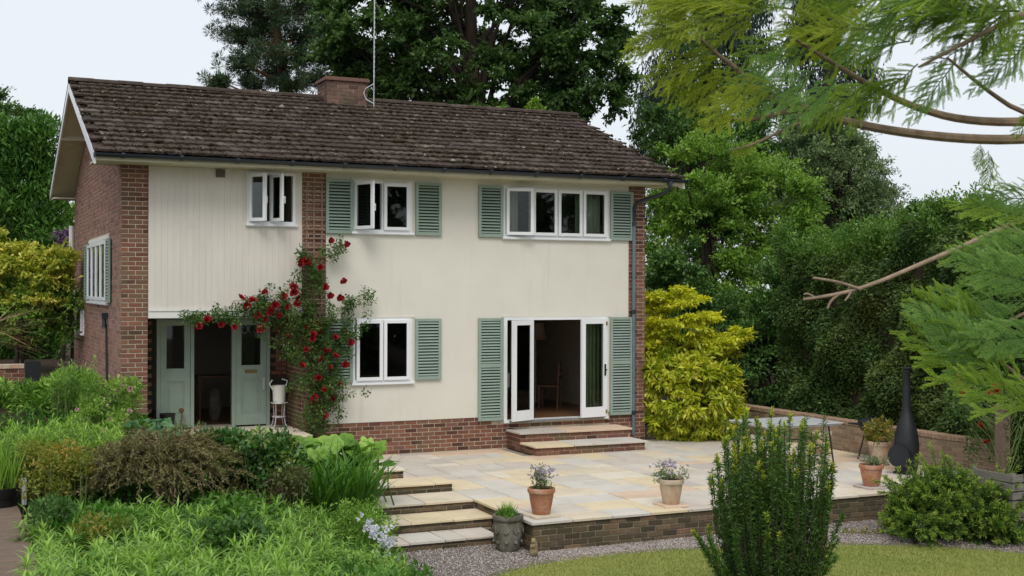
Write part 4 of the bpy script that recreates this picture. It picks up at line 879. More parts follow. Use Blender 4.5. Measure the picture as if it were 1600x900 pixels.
# scots pine: tufts of needles on plates of branch
pt = thing('pine_tree', 'scots pine with open dark crown and reddish trunk behind the roof', 'tree', (g[0], g[1], .5), G1)
trunk = [at(452, 640, D), at(450, 300, D), at(446, 160, D), at(440, 90, D), at(431, 40, D), at(428, -40, D)]
mb = MB(); mb.tube(trunk, [.3, .27, .2, .17, .13, .07], 10)
plates = [(385, 20, 60, .5), (455, 20, 75, .6), (400, 60, 60, .55), (365, 55, 28, .3), (470, 60, 60, .5), (430, 85, 55, .45), (380, 100, 45, .45), (480, 95, 45, .5), (500, 125, 24, .35), (350, 130, 26, .3), (395, 132, 35, .3), (460, 130, 50, .45), (420, 115, 40, .35), (340, 140, 14, .2), (505, 40, 30, .5), (430, -20, 80, .6), (385, -5, 50, .4), (480, 5, 50, .5), (415, 40, 55, .5)]
CC, RR = [], []
for u, v, wpx, dv in plates:
    q = at(u, v, D+rng.normal(0, .7)); k = int(22*wpx/50)+8
    p0 = at(445-(v < 60)*8, v+rng.uniform(5, 35), D); mb.tube([p0, (p0*.6+q*.4)+np.array([0, 0, -.1]), q], [.07, .05, .02], 6)
    for _ in range(k):
        e = q+np.array([rng.normal(0, .5), rng.normal(0, .5), rng.normal(0, .3)])*wpx*sc(D)*np.array([.9, .9, .55]); CC.append(e); mb.tube([q, (q+e)/2+rng.normal(0, .05, 3), e], [.02, .014, .006], 4)
mb.build('trunk', M['pinebark'], pt, smooth=True); CC = np.array(CC)
P, Dd, Nn, ix = ball(CC, np.full((len(CC), 3), .16), 120, .0, out=1.3, up=.5, rnd=.5); n_ = len(P); leaves('crown', M['pine'], pt, P, Dd, Nn, rng.uniform(.12, .2, n_), rng.uniform(.018, .03, n_), rng.normal(.45, .2, len(CC))[ix]+rng.normal(0, .1, n_), fold=0, curve=.05)
# dark drooping conifer
D = 44
def droop_conifer(label, name, trunk_u, v_top, v_bot, spread, D, side, mat, n_b, seed):
    g = at(trunk_u, 620, D); t = thing(name, label, 'tree', (g[0], g[1], .6), G1); mb = MB(); mb.tube([(g[0], g[1], 0), at(trunk_u, 200, D), at(trunk_u, v_top, D)], [.4, .3, .12], 10)
    CC, RR = [], []
    for k in range(n_b):
        v = rng.uniform(v_top, v_bot); a = rng.uniform(0, 2*PI); ln = spread*(.75+.4*rng.random())*(.55+.45*(v-v_top)/(v_bot-v_top)); p = at(trunk_u, v, D); d = np.array([math.cos(a), math.sin(a), 0]); q = p+d*ln+np.array([0, 0, -.35*ln])
        mb.tube([p, (p+q)/2+np.array([0, 0, .12*ln]), q], [.05, .035, .01], 5)
        for f_ in np.linspace(.3, 1.05, 7):
            e = p+(q-p)*f_+np.array([rng.normal(0, .2), rng.normal(0, .2), .12*ln*math.sin(f_*3)-.35]); CC.append(e); RR.append((.32, .32, .62*rng.uniform(.7, 1.3)))
    mb.build('trunk', M['bark'], t, smooth=True); P, Dd, Nn, ix = ball(CC, RR, 95, .2, out=.5, up=0, droop=1.6); n_ = len(P)
    leaves('crown', M[mat], t, P, Dd, Nn, rng.uniform(.16, .3, n_), rng.uniform(.04, .07, n_), rng.normal(.45, .25, len(CC))[ix]+rng.normal(0, .08, n_)); return t
droop_conifer('tall dark conifer with drooping boughs beside the roof end', 'conifer_tree', 1105, -150, 330, 3.0, 44, 0, 'darkcon', 75, 1)
droop_conifer('dark drooping conifer further along beyond the mixed trees', 'conifer_tree', 1295, -60, 330, 2.0, 46, 0, 'darkcon', 55, 2)
# mixed trees beyond the patio
G2 = 'trees beyond the patio'
def px_tree(name, label, D, base_u, blobs, cl_r, per, L, W, mat, **k):
    g = at(base_u, 640, D); bl = []
    for u, v, ru, rv, n_ in blobs: bl.append((at(u, v, D), (ru*sc(D), ru*sc(D)*.8, rv*sc(D)), n_))
    top = at(blobs[0][0], blobs[0][1]-blobs[0][3]*.5, D); return tree(name, label, (g[0], g[1], .2), top, k.pop('r0', .2), bl, cl_r, per, L, W, mat, G2, **k)
px_tree('broadleaf_tree', 'loose mid green tree just past the house corner', 33, 1110, [(1100, 290, 95, 75, 66), (1085, 400, 85, 90, 55), (1190, 330, 85, 70, 52), (1180, 440, 85, 80, 55), (1130, 500, 80, 60, 30)], .5, 280, .11, .05, 'mid', inner=.25)
px_tree('broadleaf_tree', 'grey green fine leaved tree behind the hedge', 36, 1320, [(1330, 290, 70, 50, 50), (1255, 250, 70, 75, 55), (1350, 340, 60, 60, 30), (1240, 350, 80, 70, 34), (1290, 225, 50, 45, 26)], .5, 320, .1, .04, 'grey', inner=.25)
px_tree('broadleaf_tree', 'dark leafy tree filling in behind the golden shrub', 30, 1190, [(1190, 560, 80, 110, 70), (1060, 500, 60, 120, 60), (1230, 480, 60, 80, 40), (1120, 520, 90, 70, 40)], .45, 320, .1, .05, 'deep', inner=.2)
px_tree('broadleaf_tree', 'bushy green tree top under the drooping conifer', 40, 1060, [(1050, 215, 60, 45, 28), (1130, 225, 80, 60, 40), (1210, 235, 70, 70, 32)], .55, 240, .13, .06, 'deep', inner=.25)
px_tree('broadleaf_tree', 'small dark tree top peeping above the hedge near the conifer branch', 34, 1445, [(1440, 360, 50, 35, 26), (1490, 370, 55, 35, 26), (1400, 380, 45, 40, 20), (1560, 390, 60, 40, 26)], .38, 220, .1, .055, 'deep', inner=.15)
px_tree('broadleaf_tree', 'thin pale sapling tip showing above the roof ridge', 34, 835, [(834, 172, 6, 16, 8)], .1, 30, .12, .05, 'lime', r0=.04, nl=6)
px_tree('broadleaf_tree', 'small bright green tree behind the roof to the right of ridge', 36, 800, [(790, 190, 90, 12, 14)], .35, 200, .12, .06, 'mid', r0=.1)
for (tx, ty, lb) in ((13, -31, 'broad tree behind the viewer, seen only as dark mirror image in the upper windows'), (24, -33, 'second broad tree behind the viewer, mirrored in the wide upper window')):
    tree('garden_tree', lb, (tx, ty, -.4), (tx, ty, 7), .3, [((tx, ty, 6.0), (5.2, 4, 5.0), 110), ((tx, ty, 2.2), (4.5, 3.5, 2.2), 40)], 1.0, 110, .36, .2, 'deep', 'trees behind the viewer', nl=20)
# clipped hedge above the garden wall
hd = thing('hedge', 'tall clipped dark evergreen hedge behind the brick garden wall', 'hedge', (13.6, -3, 0))
HX, HY0, HY1, HZ = 13.0, -9.2, -.1, 3.95
def hz(y): return HZ+.28*np.sin(y*1.1)+.16*np.sin(y*2.9+1)
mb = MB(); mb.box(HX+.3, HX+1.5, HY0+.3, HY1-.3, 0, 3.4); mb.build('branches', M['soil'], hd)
N_ = 95000; y = rng.uniform(HY0, HY1, N_); zt = hz(y); z = zt*rng.uniform(0.02, 1, N_)**.9; dpt = np.abs(rng.normal(0, .11, N_)); bulge = .16*np.sin(y*3.1+z*2.2)+.13*np.sin(z*4.3-y*1.7)+.1*np.sin(y*7.3+z*1.1)*np.sin(z*6.1)
P = np.stack([HX+dpt+bulge+.35*np.clip((z/zt-.82)/.18, 0, 1)**2, y, z], -1); Dd = unit(np.stack([-np.ones(N_)*.8, np.zeros(N_), np.full(N_, .1)], -1)+rng.normal(0, .6, (N_, 3))); Nn = unit(np.stack([-np.ones(N_), np.zeros(N_), np.ones(N_)*.9], -1)+rng.normal(0, .5, (N_, 3)))
leaves('leaves', M['hedge'], hd, P, Dd, Nn, rng.uniform(.05, .11, N_), rng.uniform(.025, .045, N_), rng.normal(.4, .2, N_)+.28*np.sin(y*2.3+z*1.9)*np.sin(z*3+y))
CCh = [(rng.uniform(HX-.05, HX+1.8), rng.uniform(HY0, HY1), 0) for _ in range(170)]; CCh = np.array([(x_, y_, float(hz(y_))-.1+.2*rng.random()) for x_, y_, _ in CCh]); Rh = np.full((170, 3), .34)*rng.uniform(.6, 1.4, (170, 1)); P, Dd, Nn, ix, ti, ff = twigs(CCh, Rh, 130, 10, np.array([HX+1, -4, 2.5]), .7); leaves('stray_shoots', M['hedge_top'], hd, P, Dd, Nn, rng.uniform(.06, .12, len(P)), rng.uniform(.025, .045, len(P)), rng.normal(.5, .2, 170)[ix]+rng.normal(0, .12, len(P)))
N_ = 30000; y = rng.uniform(HY0, HY1, N_); x = rng.uniform(HX, HX+2.2, N_); puff = .22*np.sin(y*4.1+x*2)*np.sin(x*3.7-y*1.3); z = hz(y)+puff-.25*((x-HX-1)/1.0)**2+.1-np.abs(rng.normal(0, .22, N_))
P = np.stack([x, y, z], -1); Dd = unit(rng.normal(0, .7, (N_, 3))+np.array([-.3, 0, .6])); Nn = unit(rng.normal(0, .6, (N_, 3))+np.array([0, 0, 1.]))
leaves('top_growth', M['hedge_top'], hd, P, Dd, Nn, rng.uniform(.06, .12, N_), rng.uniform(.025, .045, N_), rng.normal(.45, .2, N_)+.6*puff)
# hedge end facing the house
N_ = 16000; x = rng.uniform(HX, HX+2.0, N_); z = rng.uniform(0, 3.9, N_); y = HY1+.1-np.abs(rng.normal(0, .12, N_))+.1*np.sin(x*5+z*3); P = np.stack([x, y, z], -1); Dd = unit(rng.normal(0, .6, (N_, 3))+np.array([-.3, .5, .2])); Nn = unit(rng.normal(0, .6, (N_, 3))+np.array([0, .6, .8])); leaves('end_leaves', M['hedge'], hd, P, Dd, Nn, rng.uniform(.05, .1, N_), rng.uniform(.025, .045, N_), rng.normal(.45, .2, N_))
# ------------------------------------------------------------------ left side background
px_h = at(45, 300, 30); g = at(40, 560, 30)
lh = thing('cypress_hedge', 'tall solid green cypress beside the gable end', 'tree', (g[0], g[1], 1), G1)
mb = MB(); mb.tube([(g[0], g[1], .8), (g[0], g[1], 4.2)], [.25, .1], 8)
mb.build('trunk', M['bark'], lh)
CC, RR = [], []
for k in range(420):
    u = rng.uniform(-190, 94); v = rng.uniform(200, 560); vt = 196+22*abs(math.sin(u*.045))+.0009*(u-30)**2
    if v < vt: v = vt+abs(rng.normal(0, 8))
    if u > 96-.02*(v-200): continue
    CC.append(at(u, v, 30+rng.uniform(-.3, .8))); RR.append((.36, .36, .5))
P, Dd, Nn, ix = ball(CC, RR, 230, .5, out=.6, up=.9); n_ = len(P); leaves('crown', M['cypress'], lh, P, Dd, Nn, rng.uniform(.12, .22, n_), rng.uniform(.04, .065, n_), rng.normal(.45, .2, len(CC))[ix]+rng.normal(0, .1, n_))
px_tree('broadleaf_tree', 'rounded dark tree top behind the green cypress', 45, 20, [(5, 190, 45, 38, 34), (-40, 210, 50, 40, 20)], .45, 200, .13, .06, 'deep')
px_tree('broadleaf_tree', 'bright lime bush glimpsed beside the gable brickwork', 33, 110, [(112, 345, 14, 22, 9), (104, 400, 16, 30, 8)], .3, 160, .12, .05, 'lime', r0=.06)
def shrub(name, label, D, zb, blobs, cl_r, per, L, W, mat, cat='shrub', group=None, **k):
    u0 = blobs[0][0]; bl = [(at(u, v, D+dd), (ru*sc(D), ru*sc(D), rv*sc(D)), n_) for u, v, ru, rv, n_, dd in blobs]; g = bl[0][0]
    return tree(name, label, (g[0], g[1], zb), (g[0], g[1], g[2]), k.pop('r0', .05), bl, cl_r, per, L, W, mat, group, cat=cat, parts=('stems', 'foliage'), **k)
shrub('rhododendron', 'purple flowered rhododendron in the gap by the gable', 29, 1.1, [(98, 390, 14, 32, 16, 0)], .28, 120, .12, .05, 'deep')
P, Dd, Nn, ix = ball([at(rng.uniform(86, 112), rng.uniform(352, 425), 28.6) for _ in range(16)], np.full((16, 3), .1), 50, .5); o = leaves('blossom', M['petal_purple'], bpy.data.objects['rhododendron'], P, Dd, Nn, np.full(len(P), .06), np.full(len(P), .05), rng.uniform(0, 1, len(P)))
shrub('acer', 'golden yellow topped maple shrub at the photo edge by the gable', 25, 1.1, [(25, 435, 65, 50, 46, 0), (10, 405, 55, 25, 24, 0), (82, 408, 32, 20, 14, 0), (-5, 385, 20, 18, 8, 0), (70, 450, 34, 40, 18, 0)], .27, 190, .085, .042, 'acer', cat='shrub', flat=.5, up=.1, r0=.05)
shrub('leafy_bush', 'green shaded bush growing under the yellow maple', 25.5, 1.1, [(35, 480, 62, 45, 56, -.3), (90, 490, 26, 40, 18, -.3)], .27, 190, .08, .04, 'mid')
def straps(name, mat, parent, base, n_, ln, wd, spread, droop, tint=.5, seg=5, up=1., dirs=None):
    V, F, T = [], [], []; base = np.atleast_2d(base)
    for k in range(n_):
        b0 = base[rng.integers(len(base))]; a = rng.uniform(0, 2*PI); d = unit(np.array([math.cos(a)*spread*rng.uniform(.3, 1), math.sin(a)*spread*rng.uniform(.3, 1), up])) if dirs is None else unit(np.array(dirs)+rng.normal(0, .25, 3))
        L_ = ln*rng.uniform(.65, 1.15); s_ = unit(np.cross(d, (0, 0, 1))+1e-6); p = b0+rng.normal(0, .03, 3)*np.array([1, 1, 0]); n0 = len(V)*1
        base_i = len(V)
        for i in range(seg+1):
            f_ = i/seg; w_ = wd*(.55+.9*f_*(1-f_)*2)*(1-f_**3); V += [p-s_*w_/2, p+s_*w_/2]
            p = p+d*L_/seg; d = unit(d+np.array([0, 0, -droop*(.4+f_)/seg]))
        for i in range(seg): F.append((base_i+2*i, base_i+2*i+1, base_i+2*i+3, base_i+2*i+2))
        T += [np.clip(tint+rng.normal(0, .25), 0, 1)]*seg
    return link_mesh(name, np_mesh(name, V, F, T), mat, parent)
g = at(-5, 545, 21); pf_ = thing('phormium', 'spiky plant with long dry brown strap leaves at the photo edge', 'plant', (g[0], g[1], 1.1))
straps('dry_leaves', M['drystrap'], pf_, [at(-25, 510, 20.5), at(-25, 530, 20.5)], 70, 1.1, .035, 1, .35, dirs=(1, -.1, .12)); straps('green_leaves', M['strap'], pf_, [at(-20, 560, 21)], 26, .8, .03, .9, .8, .3)
# ------------------------------------------------------------------ golden shrubs by the house corner
shrub('golden_shrub', 'tall golden yellow shrub with airy tiers at the house corner', 24.6, 0, [(1060, 500, 50, 34, 34, .2), (1110, 540, 44, 16, 22, .2), (1060, 465, 40, 14, 14, .2), (1138, 524, 24, 9, 9, .2), (1040, 535, 34, 20, 14, .2)], .24, 170, .085, .045, 'gold', flat=.3, up=.0)
shrub('golden_laurel', 'rounded yellow and green laurel shrub at the patio back', 24.2, 0, [(1082, 615, 66, 60, 90, 0), (1060, 650, 48, 35, 30, 0), (1122, 630, 36, 50, 34, 0), (1055, 570, 42, 22, 22, 0), (1100, 585, 44, 22, 22, 0)], .2, 130, .13, .05, 'gold2', up=-.2, droop=.5)
# ------------------------------------------------------------------ column yew on the lawn
D = 12.6; yc = at(1203, 940, D); yw = thing('upright_yew', 'dense upright dark yew with yellow tips on the lawn', 'shrub', (yc[0], yc[1], GZ)); yb0 = np.array([yc[0], yc[1], GZ])
shoots = []
for k in range(165):
    a = rng.uniform(0, 2*PI); q = math.sqrt(rng.uniform(0, 1)); hgt = rng.uniform(1.3, 2.05)
    b0 = yb0+np.array([math.cos(a)*q*.3, math.sin(a)*q*.3, 0]); tp = yb0+np.array([math.cos(a)*q*.64, math.sin(a)*q*.64, hgt*(1 if rng.random() > .25 else rng.uniform(.55, .95))])
    shoots.append((b0, (b0+tp)/2+np.array([math.cos(a), math.sin(a), 0])*.1*q, tp))
for k in range(7):
    a = rng.uniform(0, 2*PI); b0 = yb0+np.array([math.cos(a)*.35, math.sin(a)*.35, .1]); tp = b0+np.array([math.cos(a)*.42, math.sin(a)*.42, rng.uniform(.6, 1.0)]); shoots.append((b0, (b0+tp)/2, tp))
mb = MB(); PP, DD, TT = [], [], []; tipP, tipD = [], []
for b0, mid, tp in shoots:
    mb.tube([b0, mid, tp], [.005, .004, .003], 5)
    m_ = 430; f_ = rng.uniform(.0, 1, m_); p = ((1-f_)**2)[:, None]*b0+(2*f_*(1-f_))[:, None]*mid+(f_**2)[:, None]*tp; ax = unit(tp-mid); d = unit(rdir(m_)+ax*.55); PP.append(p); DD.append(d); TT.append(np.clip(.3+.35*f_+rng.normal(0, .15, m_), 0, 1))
    if rng.random() < .6:
        m_ = 40; tipP.append(tp+ax*rng.uniform(-.07, .03, m_)[:, None]); tipD.append(unit(rdir(m_)*.8+ax*.8))
mb.build('stems', M['bark'], yw); P = np.vstack(PP); Dd = np.vstack(DD); n_ = len(P); leaves('foliage', M['yew'], yw, P, Dd, rdir(n_), rng.uniform(.045, .075, n_), rng.uniform(.009, .014, n_), np.concatenate(TT), fold=0, curve=.1)
P = np.vstack(tipP); n_ = len(P); leaves('young_tips', M['yewtip'], yw, P, np.vstack(tipD), rdir(n_), rng.uniform(.03, .05, n_), rng.uniform(.01, .015, n_), rng.uniform(0, 1, n_), fold=0, curve=.1)
# ------------------------------------------------------------------ juniper and strappy plant at the gravel end
def spiky(name, label, D, zb, C, dirs, L_br, n_br, nl, L, W, mat, cat='shrub', stem='twig', z0=None):
    g = C[0]; t = thing(name, label, cat, (g[0], g[1], zb)); mb = MB(); PP, DD, TT = [], [], []
    for i, c in enumerate(C):
        for k in range(n_br):
            d = unit(np.array(dirs)+rng.normal(0, .7, 3)); d[2] = max(d[2], -.25); ln = L_br*rng.uniform(.5, 1.2); p = c+rng.normal(0, .07, 3); e = p+d*ln; mb.tube([p, (p+e)/2+np.array([0, 0, .03]), e], [.007, .005, .002], 4, caps=False)
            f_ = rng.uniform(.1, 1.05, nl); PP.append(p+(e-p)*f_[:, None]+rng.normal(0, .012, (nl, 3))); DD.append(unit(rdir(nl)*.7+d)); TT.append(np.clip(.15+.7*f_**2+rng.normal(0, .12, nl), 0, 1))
    mb.build('stems', M[stem], t); P = np.vstack(PP); n_ = len(P); leaves('foliage', M[mat], t, P, np.vstack(DD), rdir(n_), rng.uniform(.6, 1.3, n_)*L, rng.uniform(.7, 1.3, n_)*W, np.concatenate(TT), fold=0, curve=.1); return t
C = []
for k in range(150):
    u = rng.uniform(1400, 1592); v = rng.uniform(758+7*math.sin(u*.05), 834)
    if u < 1432 and v < 780: u += 30
    C.append(at(u, v, 17.0+rng.uniform(-.4, .5)-(v-735)*.006))
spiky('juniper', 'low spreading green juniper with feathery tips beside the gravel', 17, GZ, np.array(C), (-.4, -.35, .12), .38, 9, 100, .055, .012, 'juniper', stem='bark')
g = at(1395, 815, 17.0); sp_ = thing('strap_plant', 'clump of long grey green strap leaves by the patio wall end', 'plant', (g[0], g[1], GZ)); straps('leaves', M['bluegreen'], sp_, [(g[0]-.1, g[1], GZ), (g[0]+.1, g[1], GZ), (g[0]+.25, g[1]+.1, GZ)], 24, .6, .022, .7, 1.6, .3)
g = at(1340, 838, 16.7); sp2 = thing('low_weed', 'small yellow green weeds at the foot of the patio wall', 'plant', (g[0], g[1], GZ)); P, Dd, Nn, ix = ball([at(u, 834, 16.8) for u in (1322, 1336, 1350, 1368, 1382)], np.full((5, 3), .07), 60, .1); leaves('leaves', M['orangey'], sp2, P, Dd, Nn, np.full(len(P), .05), np.full(len(P), .018), rng.uniform(0, 1, len(P)))
# ------------------------------------------------------------------ roses
def bloom_mesh(name, r_, petals=22):
    P, D_, N_2, L_ = [], [], [], []
    for k in range(petals):
        f_ = k/petals; a = k*2.4; el = 1.45-1.35*f_; d = np.array([math.cos(a)*math.cos(el), math.sin(a)*math.cos(el), math.sin(el)]); P.append(np.array([math.cos(a), math.sin(a), 0])*r_*.25*f_); D_.append(d); N_2.append(np.array([-d[0], -d[1], 1.2])); L_.append(r_*(.55+.45*f_))
    V, F = leaf_geo(np.array(P), np.array(D_), np.array(N_2), np.array(L_), np.array(L_)*1.15, fold=.25, curve=-.12, wide=.62); return np_mesh(name, V, F, rng.uniform(0, 1, petals))
def blooms(parent, pts, face, mesh_list, mat, name='bloom', s=(.75, 1.2)):
    for p in pts:
        q = Vector(tuple(unit(np.array(face)+rng.normal(0, .45, 3)))).to_track_quat('Z', 'Y').to_matrix().to_4x4(); link_mesh(name, random.choice(mesh_list), mat, parent, Matrix.Translation(Vector(tuple(p))) @ q @ Matrix.Scale(random.uniform(*s), 4))
red = [bloom_mesh('bloom', .068) for _ in range(3)]
for me_ in red: me_.materials.append(M['petal_red'])
cr_ = thing('climbing_rose', 'red climbing rose trained up the pier and over the porch', 'climber', (3.2, -.2, .3))
mb = MB(); CC = []
def fz(u, v, y): 
    d = at(u, v, 1.0)-CAM; t = (y-CAM[1])/d[1]; return CAM+d*t
canes = [[(495, 700), (500, 640), (490, 560), (485, 480), (492, 420), (505, 385), (530, 378)], [(490, 700), (470, 600), (465, 520), (440, 480), (400, 470), (365, 470)], [(500, 690), (520, 600), (530, 540), (540, 480), (560, 462), (575, 458)], [(470, 500), (430, 490), (380, 495), (330, 492), (290, 495)], [(495, 650), (520, 620), (545, 590), (550, 560)]]
cane_pts = []
for cn in canes:
    path = [fz(u, v, -.16+rng.normal(0, .05)) for u, v in cn]; mb.tube(path, [.016]+[.011]*(len(path)-2)+[.004], 5); cane_pts.append(path)
rz = [(488, 660, 22, 40, 26), (500, 600, 38, 40, 44), (500, 540, 48, 38, 58), (485, 500, 50, 28, 46), (440, 478, 40, 22, 34), (395, 482, 32, 18, 20), (350, 492, 30, 12, 14), (305, 497, 22, 12, 14), (490, 430, 24, 34, 30), (540, 520, 26, 40, 20), (545, 478, 24, 22, 12), (530, 388, 14, 12, 9), (515, 600, 30, 40, 22), (410, 500, 26, 16, 14), (525, 635, 20, 26, 12), (445, 545, 26, 18, 14), (492, 690, 20, 14, 10), (568, 462, 12, 12, 5), (470, 400, 10, 14, 5)]
for u, v, ru, rv, k in rz:
    for _ in range(k): CC.append(fz(u+rng.normal(0, .5)*ru, v+rng.normal(0, .5)*rv, -.14-abs(rng.normal(0, .13))))
mb2 = mb
for c_ in CC[::2]:
    path = min((p for pp in cane_pts for p in pp), key=lambda p: np.linalg.norm(p-c_)); mb2.tube([path, (path+c_)/2+rng.normal(0, .03, 3), c_], [.005, .004, .002], 4, caps=False)
mb2.build('canes', M['stem'], cr_); P, Dd, Nn, ix = ball(CC, np.full((len(CC), 3), .09), 30, .1, up=.1, droop=.2); n_ = len(P); leaves('foliage', M['rose'], cr_, P, Dd, Nn, rng.uniform(.035, .065, n_), rng.uniform(.022, .038, n_), rng.normal(.45, .2, len(CC))[ix]+rng.normal(0, .12, n_))
RB = [(310, 510), (324, 500), (346, 507), (367, 511), (376, 466), (394, 470), (414, 457), (403, 493), (407, 514), (423, 487), (437, 492), (442, 463), (437, 493), (450, 480), (458, 449), (464, 474), (468, 466), (469, 411), (482, 410), (478, 408), (501, 418), (517, 376), (543, 382), (508, 449), (532, 465), (536, 438), (478, 512), (489, 523), (488, 530), (502, 519), (524, 527), (548, 535), (450, 526), (478, 546), (510, 548), (524, 557), (503, 561), (472, 571), (497, 591), (507, 609), (491, 620), (490, 628), (532, 600), (506, 649), (522, 620), (514, 573), (540, 570), (460, 458), (386, 478), (430, 477), (415, 499), (497, 505), (516, 462)]
blooms(cr_, [fz(u, v, -.3-.08*rng.random()) for u, v in RB], (-.35, -1, .25), red, None)
# pale pink shrub rose in the bed
def mound(name, label, D, zb, pts, cl_r, per, L, W, mat, cat='plant', group=None, up=.5, flat=.8, inner=.2, curve=.18, wide=.45, stem='stem', droop=0):
    """leafy bed plant: pts = (u, v, spread_u, spread_v, n)"""
    C = []
    for u, v, su, sv, n_ in pts:
        for _ in range(n_): C.append(at(u+rng.uniform(-1, 1)*su, v+rng.uniform(-1, 1)*sv, D+rng.normal(0, .22)))
    C = np.array(C); t = thing(name, label, cat, (C[:, 0].mean(), C[:, 1].mean(), zb), group); mb = MB()
    for c_ in C: mb.tube([(c_[0]+rng.normal(0, .06), c_[1]+rng.normal(0, .06), zb), c_], [.006, .003], 4, caps=False)
    mb.build('stems', M[stem], t); P, Dd, Nn, ix = ball(C, np.stack([np.full(len(C), cl_r)]*3, -1)*np.array([1, 1, flat]), per, inner, up=up, droop=droop); n_ = len(P)
    leaves('foliage', M[mat], t, P, Dd, Nn, rng.uniform(.7, 1.3, n_)*L, rng.uniform(.7, 1.3, n_)*W, rng.normal(.45, .2, len(C))[ix]+rng.normal(0, .12, n_), curve=curve, wide=wide); return t
def spires(name, label, D0, D1, u0, u1, vfun, n_, hgt, L, W, mat, whorl=34, fmin=.3, kind=None, group=None, cat='plants', lean=.12, ufun=None):
    """stand of upright leafy stems with long narrow leaves; vfun(u, D) gives the pixel row of a stem top"""
    t = thing(name, label, cat, tuple(at((u0+u1)/2, 760, (D0+D1)/2)*np.array([1, 1, 0])+np.array([0, 0, .2])), group); mb = MB(); PP, DD, NN, LL, TT = [], [], [], [], []
    for k in range(n_):
        D_ = rng.uniform(D0, D1); u = rng.uniform(u0, u1); v = vfun(u, (D_-D0)/(D1-D0)) if vfun else 0
        if v is None: continue
        tp = at(u, v+rng.normal(0, 9), D_); h = hgt*rng.uniform(.8, 1.2); b0 = tp-np.array([rng.normal(0, lean)*h, rng.normal(0, lean)*h, h]); mb.tube([b0, (b0+tp)/2+rng.normal(0, .02, 3), tp], [.006, .005, .002], 4, caps=False)
        f_ = np.sort(rng.uniform(fmin, 1, whorl)); a = np.arange(whorl)*2.4+rng.uniform(0, 6); el = rng.normal(.35, .25, whorl)+.6*(f_ > .93); d = np.stack([np.cos(a)*np.cos(el), np.sin(a)*np.cos(el), np.sin(el)], -1)
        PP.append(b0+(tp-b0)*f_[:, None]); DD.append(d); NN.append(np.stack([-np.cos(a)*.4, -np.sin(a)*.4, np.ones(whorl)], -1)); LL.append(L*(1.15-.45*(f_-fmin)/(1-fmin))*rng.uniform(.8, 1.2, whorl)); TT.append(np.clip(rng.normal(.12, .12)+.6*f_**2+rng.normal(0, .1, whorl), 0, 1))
    mb.build('stems', M['stem'], t); P = np.vstack(PP); L_ = np.concatenate(LL)
    leaves('foliage', M[mat], t, P, np.vstack(DD), np.vstack(NN), L_, L_*W, np.concatenate(TT), curve=.3, fold=.12); 
    if kind: t['kind'] = kind
    return t
pr = mound('pink_rose', 'pale pink rose bush at the foot of the brick pier', 17.5, .55, [(175, 628, 40, 32, 34), (140, 655, 26, 28, 16), (195, 668, 18, 18, 8)], .14, 80, .055, .03, 'mid', 'shrub')
pk = [bloom_mesh('bloom', .05, 18) for _ in range(2)]
for me_ in pk: me_.materials.append(M['petal_pink'])
blooms(pr, [at(u, v, 17.2) for u, v in [(193, 600), (204, 608), (202, 643), (197, 655), (187, 668), (165, 672), (172, 655), (180, 676), (190, 672), (120, 640)]], (.1, -1, .4), pk, None, s=(.5, 1.0))
# ------------------------------------------------------------------ planting bed
big = mound('leafy_clump', 'tall bright green leafy clump by the low wall at the photo edge', 19.5, .7, [(25, 622, 55, 16, 40), (110, 608, 30, 18, 20), (20, 648, 50, 18, 30), (75, 645, 50, 18, 26)], .17, 75, .13, .03, 'fresh', up=.6, curve=.3)
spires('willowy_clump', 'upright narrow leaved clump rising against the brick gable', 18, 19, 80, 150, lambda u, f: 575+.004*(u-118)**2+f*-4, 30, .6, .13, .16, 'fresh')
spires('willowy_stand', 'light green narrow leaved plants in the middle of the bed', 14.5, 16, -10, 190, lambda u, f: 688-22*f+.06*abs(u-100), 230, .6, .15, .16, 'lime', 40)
mound('orange_shrub', 'yellow and orange tinted low shrub beside the deck pot', 14.3, .35, [(85, 720, 45, 22, 30), (70, 755, 40, 16, 18), (130, 728, 24, 20, 14)], .13, 60, .05, .022, 'orangey', 'shrub')
# weeping brown mound
bm_ = thing('weeping_shrub', 'brownish weeping mound shrub in the middle of the bed', 'shrub', (0, -5, .3)); C = []; mbs = MB(); PP, DD, TT = [], [], []
c0 = at(256, 752, 14.6); R3 = np.array([104, 80, 66])*sc(14.6)
mbs.tube([at(248, 800, 14.5), at(250, 740, 14.5)], [.04, .03], 8)
for k in range(760):
    a = rng.uniform(0, 2*PI); q = rng.uniform(0, 1)**.5; r_ = q*np.array([math.cos(a), math.sin(a)]); zt = math.sqrt(max(0, 1-q*q)); p = c0+np.array([r_[0]*R3[0]*.9, r_[1]*R3[1]*.9, zt*R3[2]*.85+rng.normal(0, .025)]); d = unit(np.array([math.cos(a)*.9, math.sin(a)*.9, .25])+rng.normal(0, .35, 3)); ln = rng.uniform(.2, .42)
    pts = [p-d*.1, p+d*ln*.35+np.array([0, 0, .02]), p+d*ln*.7+np.array([0, 0, -.02])+rng.normal(0, .02, 3), p+d*ln+np.array([0, 0, -.1])+rng.normal(0, .03, 3)]; mbs.tube(pts, [.006, .005, .004, .002], 4, caps=False)
    m_ = 70; f_ = rng.uniform(0, 2.999, m_); i = f_.astype(int); fr_ = (f_-i)[:, None]; pa = np.array(pts); p_ = pa[i]*(1-fr_)+pa[i+1]*fr_; PP.append(p_+rng.normal(0, .01, p_.shape)); DD.append(unit(rdir(m_)*.8+d+np.array([0, 0, -.4]))); TT.append(np.clip(rng.normal(.5, .2)+rng.normal(0, .15, m_), 0, 1))
